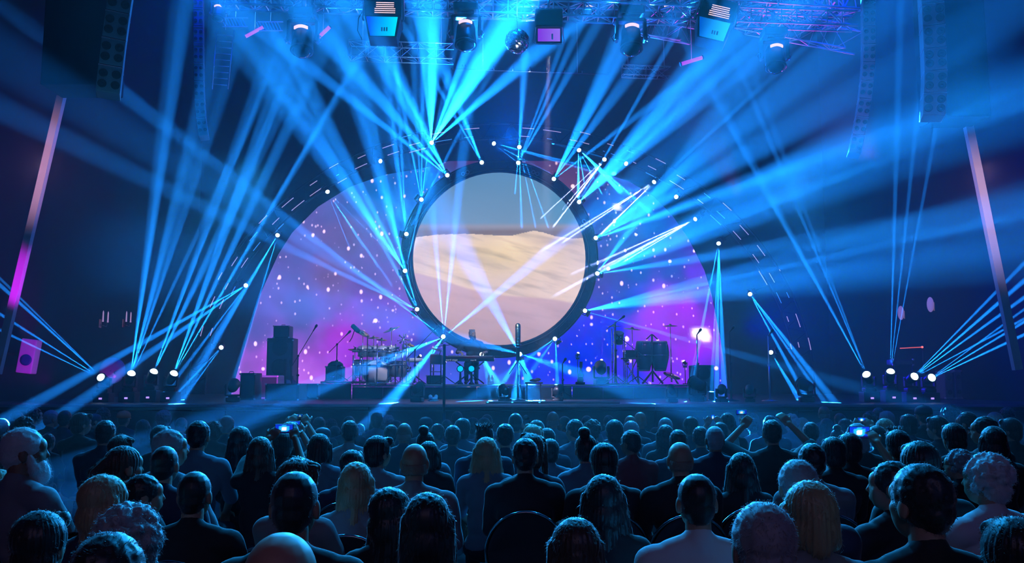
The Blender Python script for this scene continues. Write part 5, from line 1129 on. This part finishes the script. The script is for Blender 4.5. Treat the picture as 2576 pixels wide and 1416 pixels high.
# ------------------------------------------------------------------ percussion at right
YP = 20.0
def conga(px, lab):
    x = at(px, 888, YP).x; zt = zpx(856, YP); root = empty('conga', (x, YP, zt-.70), lab, 'drum', 'congas'); 
    MB().lathe([(.125, .0), (.14, .04), (.20, .30), (.21, .42), (.19, .58), (.165, .66)], 26).build('drum_shell', mat('dark_blue_shell', (.015, .018, .06), .3), root)
    MB().lathe([(.165, .66), (.165, .685), (.01, .69)], 24).build('drum_skin', M_headskin, root)
    for z, r in ((.65, .172), (.36, .212), (.02, .13)): MB().path([(r*math.cos(k*PI/12), r*math.sin(k*PI/12), z) for k in range(24)], .008, 6, True).build('hoop', M_chrome, root)
    for k in range(6): a = k*PI/3+.2; MB().tube((.178*math.cos(a), .178*math.sin(a), .66), (.205*math.cos(a), .205*math.sin(a), .48), .007, n=6).build('tuning_rod', M_chrome, root)
conga(1620, 'left one of the two dark blue congas'); conga(1660, 'right one of the two dark blue congas')
cs = empty('conga_stand', (at(1641, 900, YP).x, YP, RZ), 'black double stand between the two congas', 'stand'); MB().tube((0, 0, .05), (0, 0, zpx(840, YP)-RZ), .022).build('pole', M_black, cs)
for k in range(4): a = k*PI/2+.6; MB().tube((0, 0, .30), (.32*math.cos(a), .32*math.sin(a), .02), .020, n=6).build('leg', M_black, cs)
for s_ in (-1, 1): MB().tube((0, 0, .46), (s_*.06, 0, .46), .02).build('side_arm', M_black, cs); MB().tube((s_*.02, 0, zpx(842, YP)-RZ), (s_*.13, 0, zpx(857, YP)-RZ+.03), .014).build('microphone', M_black, cs)
cymbal(1590, 828, YP+.1, RZ, .2, 'bright-edged cymbal left of the congas', .15, .08, 'percussion cymbals'); cymbal(1686, 820, YP+.2, RZ, .17, 'high cymbal right of the congas', .15, -.03, 'percussion cymbals')
cymbal(1545, 821, YP+.1, RZ, .17, 'dark flat cymbal at the percussion poles', .1, 0, 'percussion cymbals'); cymbal(1690, 945, YP-.2, RZ, .2, 'low sloping cymbal at the foot of the right cymbal stand', .35, .3, 'percussion cymbals')
for px, top, lab in ((1540, 826, 'left chrome pole of the percussion rig'), (1549, 828, 'right chrome pole of the percussion rig'), (1572, 850, 'thin pole between the chrome poles and the congas')):
    e = empty('percussion_pole', (at(px, 900, YP).x, YP, RZ), lab, 'pole', 'percussion poles'); MB().tube((0, 0, 0), (0, 0, zpx(top, YP)-RZ), .012).build('pole', M_chrome, e); MB().lathe([(.10, 0), (.1, .015), (.02, .03)], 16).build('foot', M_black, e)
    for k in range(4): MB().box((0, -.02, .3+k*.2), (.04, .04, .04), bev=.008).build('clamp', M_chrome, e)
drum('djembe', 1556, 850, YP+.2, .11, .26, 'small hand drum hanging on the percussion rig', .5, group='percussion drums', zb=RZ, legs=2, m=M_case)
tb = empty('percussion_table', (at(1585, 880, YP).x, YP-.1, RZ), 'dark percussion tray table left of the congas', 'table'); MB().box((0, 0, .58), (.42, .3, .03), bev=.008).box((0, .14, .68), (.3, .02, .2), Matrix.Rotation(.3, 3, 'X'), .006).build('tray', M_case, tb)
for sx_ in (-1, 1): MB().tube((sx_*.16, -.1, 0), (-sx_*.16, .1, .57), .012).build('leg', M_chrome, tb)
mic_stand(1604, 19.2, RZ, 884, 'boom stand crossing in front of the left conga', (1564, 853))
# ------------------------------------------------------------------ keyboardist
YB = 20.3; kx = at(1188, 850, YB).x; s_ = (at(1188, 829, YB).z-RZ)/1.392
kp = empty('person', (kx, YB, RZ), 'bearded keyboard player in a dark short-sleeved shirt seated at the red keyboard', 'person'); kp.scale = (s_,)*3; kp.rotation_euler = (0, 0, PI)
hd = ((-.30, .30, .80), (.27, .32, .80))
put('body', getbody(-40, .215, hd, 'kb'), M_skin, kp); put('shirt', getshirt(.215, hd, .30, 'kb'), TM['black'], kp); put('trousers', TRO, M_trou, kp); put('shoes', SHO, M_shoe, kp)
hz_ = math.radians(40); put('hair', HAIR['spiky'], HM['grey'], kp, HC, hz_); put('beard', BEARD, HM['brown'], kp, HC, hz_)
spot((kx+1.0, YB-3.2, 4.4), (kx, YB-.2, 2.7), 520, 20, (.5, .65, 1), 1, .05)  # spot added to brighten the player, no fixture
stl = empty('piano_stool', (kx, YB, RZ), 'low black stool under the keyboard player', 'stool'); MB().box((0, 0, .40*s_+.01), (.36, .34, .05), bev=.02).build('seat', M_black, stl)
for sx_ in (-1, 1): MB().tube((sx_*.15, -.14, 0), (-sx_*.15, -.12, .38*s_), .014).tube((sx_*.15, .14, 0), (-sx_*.15, .12, .38*s_), .014).build('leg', M_metal, stl)
YQ = 19.85; kb = empty('keyboard', ((at(1121, 900, YQ).x+at(1243, 900, YQ).x)/2, YQ, zpx(909, YQ)), 'long red stage keyboard with black front, on X stand', 'keyboard'); kw = (1243-1121)/F*YQ
MB().box((0, 0, .03), (kw, .32, .055), bev=.01).build('keyboard_front', M_black, kb); MB().box((0, -.01, .085), (kw, .31, .055), bev=.012).build('red_casing', M_red, kb)
for sx_ in (-1, 1): MB().box((sx_*(kw/2-.012), .1, .12), (.024, .16, .02), bev=.004).build('end_cheek', M_red, kb)
mb = MB()
for k in range(52): mb.box((-kw*.46+kw*.92*(k+.5)/52, .13, .122), (kw*.92/52-.0015, .13, .014))
mb.build('white_keys', M_white, kb)['kind'] = 'stuff'
mb = MB()
for k in range(51):
    if k % 7 in (0, 1, 3, 4, 5): mb.box((-kw*.46+kw*.92*(k+1)/52, .10, .135), (.010, .085, .014))
mb.build('black_keys', M_black, kb)['kind'] = 'stuff'
def text(body, size, m, parent, loc, rot):
    cu = bpy.data.curves.new('lettering', 'FONT'); cu.body = body; cu.size = size; cu.extrude = .001; cu.align_x = 'LEFT'; o = bpy.data.objects.new('lettering', cu); sc.collection.objects.link(o)
    bpy.context.view_layer.update(); me = bpy.data.meshes.new_from_object(o); bpy.data.objects.remove(o); return put('lettering', me, m, parent, loc), rot
M_let = mat('pale_lettering', (.6, .6, .65), .4, emit=(.35, .38, .45), es=.8)
for body, x, sz in (('nord stage', -kw/2+.02, .062), ('stage 88', .02, .040)): o, _ = text(body, sz, M_let, kb, (x, -.167, .012), None); o.rotation_euler = (PI/2, 0, 0)
ks = empty('keyboard_stand', (kb.location.x, YQ+.02, RZ), 'black X stand under the red keyboard', 'stand'); kh = kb.location.z-RZ
for yy in (-.08, .1):
    MB().tube((-.32, yy, .015), (.32, yy, kh-.004), .014).build('crossed_leg', M_black, ks); MB().tube((.32, yy, .015), (-.32, yy, kh-.004), .014).build('crossed_leg', M_black, ks)
org = empty('organ', (at(1098, 900, YQ).x, YQ+.1, RZ), 'side-on wooden organ between drums and red keyboard', 'organ'); zt = zpx(893, YQ)-RZ
MB().box((0, .1, zt-.10), (.26, .8, .2), bev=.015).build('organ_body', mat('red_wood', (.25, .05, .06), .5, var=.3, bscale=9), org); MB().box((-.04, .1, zt+.012), (.16, .74, .02)).build('keys', M_white, org)
for sx_ in (-1, 1):
    for y in (-.26, .46): MB().box((sx_*.115, y, (zt-.2)/2), (.025, .03, zt-.2)).build('leg', M_black, org)
MB().box((0, -.26, .28), (.22, .02, .02)).build('crossbar', M_metal, org)
lp_ = empty('synthesizer', (at(1096, 880, YQ).x, YQ+.1, RZ+zt+.022), 'small pale tilted synthesizer on a rest above the organ', 'keyboard'); lp_.rotation_euler = (0, .25, 0)
MB().box((0, 0, .10), (.24, .34, .03), bev=.006).build('synth_body', M_white, lp_); MB().box((0, -.1, .118), (.2, .08, .008)).build('control_strip', M_black, lp_)
for sx_ in (-1, 1): MB().tube((sx_*.08, 0, -.0), (sx_*.08, 0, .09), .01).build('rest_leg', M_black, lp_)
mic_stand(1119, 19.3, RZ, 869, 'boom stand reaching to the keyboard player mouth', (1168, 862))
for px, lab in ((1163, 'left small cyan floor lamp under the red keyboard'), (1190, 'right small cyan floor lamp under the red keyboard')):
    e = empty('floor_lamp', (at(px, 940, 20.1).x, 19.35, RZ), lab, 'stage light', 'cyan lamps under the keyboard'); MB().lathe([(.06, 0), (.07, .02), (.03, .05), (.02, .26)], 14).build('base', M_black, e)
    MB().lathe([(.05, 0), (.075, .08), (.08, .09)], 16, Matrix.Translation((0, .03, .34)) @ Matrix.Rotation(PI/2, 4, 'X')).build('lamp_can', M_black, e); MB().lathe([(.07, 0), (.05, .012), (.001, .018)], 16, Matrix.Translation((0, -.055, .34)) @ Matrix.Rotation(PI/2, 4, 'X') ).build('lens', mat('cyan_lens', (.1, .8, 1), emit=(.0, .55, 1), es=1.2), e)
for px, lab in ((1230, 'left water bottle on the riser edge right of the keyboard'), (1238, 'right water bottle on the riser edge right of the keyboard')):
    e = empty('water_bottle', (at(px, 960, 18.85).x, 18.85, RZ), lab, 'bottle', 'water bottles'); MB().lathe([(.030, 0), (.032, .01), (.032, .13), (.014, .17), (.013, .18)], 14).build('bottle_body', mat('clear_bottle', (.6, .7, .75), .15), e); MB().lathe([(.015, .18), (.015, .2), (.001, .201)], 12).build('bottle_cap', M_white, e); MB().lathe([(.0325, .05), (.0325, .1)], 14).build('bottle_label', M_white, e)
spot((at(1234, 960, 18.2).x, 18.0, 2.4), (at(1234, 960, 18.85).x, 18.85, 1.85), 5, 50, (.8, .9, 1), 1, .03)
for px, lab, rz in ((1086, 'left of the two pale shoes on the stage floor', .4), (1093, 'right of the two pale shoes on the stage floor', -.3)):
    e = empty('shoe', (at(px, 1003, 16.4).x, 16.4, SZ), lab, 'shoe', 'pale shoes'); e.rotation_euler = (0, 0, rz); MB().ell((0, 0, .04), (.042, .12, .04)).cap((0, .06, .05), (0, .08, .085), .036, .036).build('shoe_upper', M_white, e); MB().box((0, 0, .010), (.08, .25, .02), bev=.009).build('sole', M_white, e)
pt = empty('pedal_table', (at(1343, 963, 16.9).x, 16.9, SZ), 'small black side table right of the centre microphone', 'table'); ph_ = zpx(963, 16.9)-SZ
MB().box((0, 0, ph_), (.34, .26, .03), bev=.01).build('table_top', M_black, pt)
for sx_ in (-1, 1): MB().tube((sx_*.13, 0, 0), (sx_*.13, 0, ph_-.01), .014).tube((sx_*.13, -.12, .012), (sx_*.13, .12, .012), .012).build('leg', M_black, pt)
e = empty('folded_cloth', (at(1345, 958, 16.9).x, 16.9, SZ+ph_+.016), 'crumpled cloth lying on the small side table', 'cloth'); mbx = MB(); mbx.ell((0, 0, .03), (.10, .08, .03)).ell((.06, .02, .05), (.06, .05, .03)); mbx.build('cloth', M_case, e)
# unlit moving heads on the stage floor, seen from behind
for px, py, Y, sc_, lab in ((1270, 996, 15.4, .62, 'unlit moving head on stage floor left of the centre microphone'), (1403, 996, 15.4, .62, 'unlit moving head on stage floor right of the side table'), (1690, 990, 15.6, .6, 'unlit moving head on stage floor below the congas'), (1815, 990, 15.8, .6, 'unlit moving head beside the silver-edged case'),
        (1885, 982, 15.8, .6, 'unlit moving head between the two right microphone stands'), (2028, 978, 15.8, .85, 'large unlit moving head facing the right wing'), (586, 984, 16.0, .8, 'unlit moving head at the left end of the gear'), (1512, 934, 19.4, 1.0, 'large unlit moving head on the conga riser beside the guitar'), (1756, 978, 16.2, .9, 'dark unlit moving head at the foot of the amplifier stack'), (1050, 985, 16.0, .7, 'unlit moving head in shadow before the drum riser')):
    zb = (RZ if Y > 18 else SZ); p = at(px, py, Y); p.z = zb+.34*sc_; moving_head(p, p+Vector((R.uniform(-.5, .5), .9, .35)), lab, 'unlit floor moving heads', sc_, Vector((0, 0, 1)), 'off', rz=R.uniform(-.6, .6))
# foot light bar on the stage edge
for px0, px1, lab in ((1222, 1262, 'left section of the bright foot light bar'), (1284, 1332, 'middle section of the bright foot light bar'), (1352, 1460, 'long right section of the foot light bar')):
    a, b = at(px0, 1012, 14.68), at(px1, 1012, 14.68); e = empty('foot_light', ((a.x+b.x)/2, 14.68, SZ), lab, 'foot light', 'foot lights'); w = b.x-a.x
    MB().box((0, 0, .02), (w, .08, .04), bev=.008).build('light_body', M_alu, e); n_ = max(3, int(w/.06)); 
    for k in range(n_): MB().ell((-w/2+w*(k+.5)/n_, -.042, .022), (.018, .008, .010), 8, 5).build('led', mat('cyan_led', (.2, .9, 1), emit=(.05, .6, 1), es=1.5), e) if k == 0 else put('led', bpy.data.objects[e.children[-1].name].data, None, e, (w*k/n_, 0, 0))
# side walls: sconces, side speaker, dish
for x, Y, z, lab, lit in ((-9.45, 21.2, 0, 'two-armed candle sconce on the left wall, inner one', 1), (-9.45, 20.0, 0, 'two-armed candle sconce on the left wall, outer one', 1), (9.45, 21.0, 0, 'oval wall lamp on the right wall, inner one', 0), (9.45, 19.5, 0, 'oval wall lamp on the right wall, outer one', 0)):
    py = 808 if lit else (787 if Y > 20 else 766); zc = zpx(py, Y); e = empty('wall_lamp', (x, Y, zc), lab, 'wall lamp', 'wall lamps'); s = 1 if x < 0 else -1
    MB().box((s*.015-.0*s, 0, -.05), (.03, .12, .2), bev=.01).build('wall_plate', M_gold, e)
    if lit:
        for d_ in (-1, 1): MB().path([(s*.03, 0, -.08), (s*.12, d_*.10, -.12), (s*.14, d_*.12, -.02)], .010, 6).build('arm', M_gold, e); MB().lathe([(.018, 0), (.02, .02), (.016, .02), (.014, .22), (.002, .26)], 10, Matrix.Translation((s*.14, d_*.12, -.02))).build('candle', mat('candle_glow', (.9, .6, .7), emit=(.35, .22, .35), es=1), e)
    else: MB().ell((s*.09, 0, 0), (.07, .09, .17), 16, 12).build('shade', mat('oval_shade', (.7, .6, .8), emit=(.16, .11, .30), es=1), e)
sp = empty('wall_speaker', (-8.75, 15.9, zpx(896, 15.9)), 'wall speaker lit violet at the lower left edge', 'speaker'); sp.rotation_euler = (0, .12, .1)
MB().box((0, 0, 0), (.27, .24, .62), bev=.02).build('cabinet_body', M_white, sp); MB().lathe([(.10, 0), (.10, .012), (.06, .006), (.001, .012)], 24, Matrix.Translation((.01, -.122, -.07)) @ Matrix.Rotation(PI/2, 4, 'X')).build('woofer', mat('blue_cone', (.02, .03, .25), .5), sp); MB().box((-.2, .08, 0), (.5, .05, .05)).build('wall_bracket', M_black, sp)
spot((-7.7, 14.6, 1.75), sp.location, 60, 40, (.62, .0, .95), .6, .05)
ds = empty('round_dish', (at(283, 935, 16.6).x, 16.6, zpx(932, 16.6)), 'clear round dish lit violet behind the left floor lights', 'dish'); MB().lathe([(.25, .0), (.24, -.03), (.15, -.07), (.03, -.09), (.002, -.09), (.03, -.085), (.15, -.065), (.235, -.02)], 28, Matrix.Rotation(-PI/2, 4, 'X')).build('dish_bowl', mat('violet_bowl', (.35, .2, .5), .25), ds); MB().tube((0, .06, 0), (0, .06, SZ-ds.location.z), .014).build('dish_pole', M_black, ds); MB().tube((0, 0, 0), (.12, -.16, -.06), .01).build('receiver_arm', M_metal, ds)
spot((at(283, 935, 16.6).x, 15.95, 1.6), ds.location+Vector((0, 0, .1)), 6, 60, (.7, .0, .95), .8, .03)
# added spots without fixtures that pick out the gear
spot((-1.2, 17.2, 4.6), (-2.8, 20, 2.4), 520, 34, (.75, .75, 1), 1, .06); spot((3.3, 17.4, 4.8), (3.3, 20, 2.3), 160, 36, (.6, .2, 1), 1, .06); spot((0, 13.9, 3.6), (0, 15.6, 1.4), 260, 90, (.01, .4, 1), 1, .2)
print('tris', sum(len(o.data.polygons) for o in sc.objects if o.type == 'MESH'))
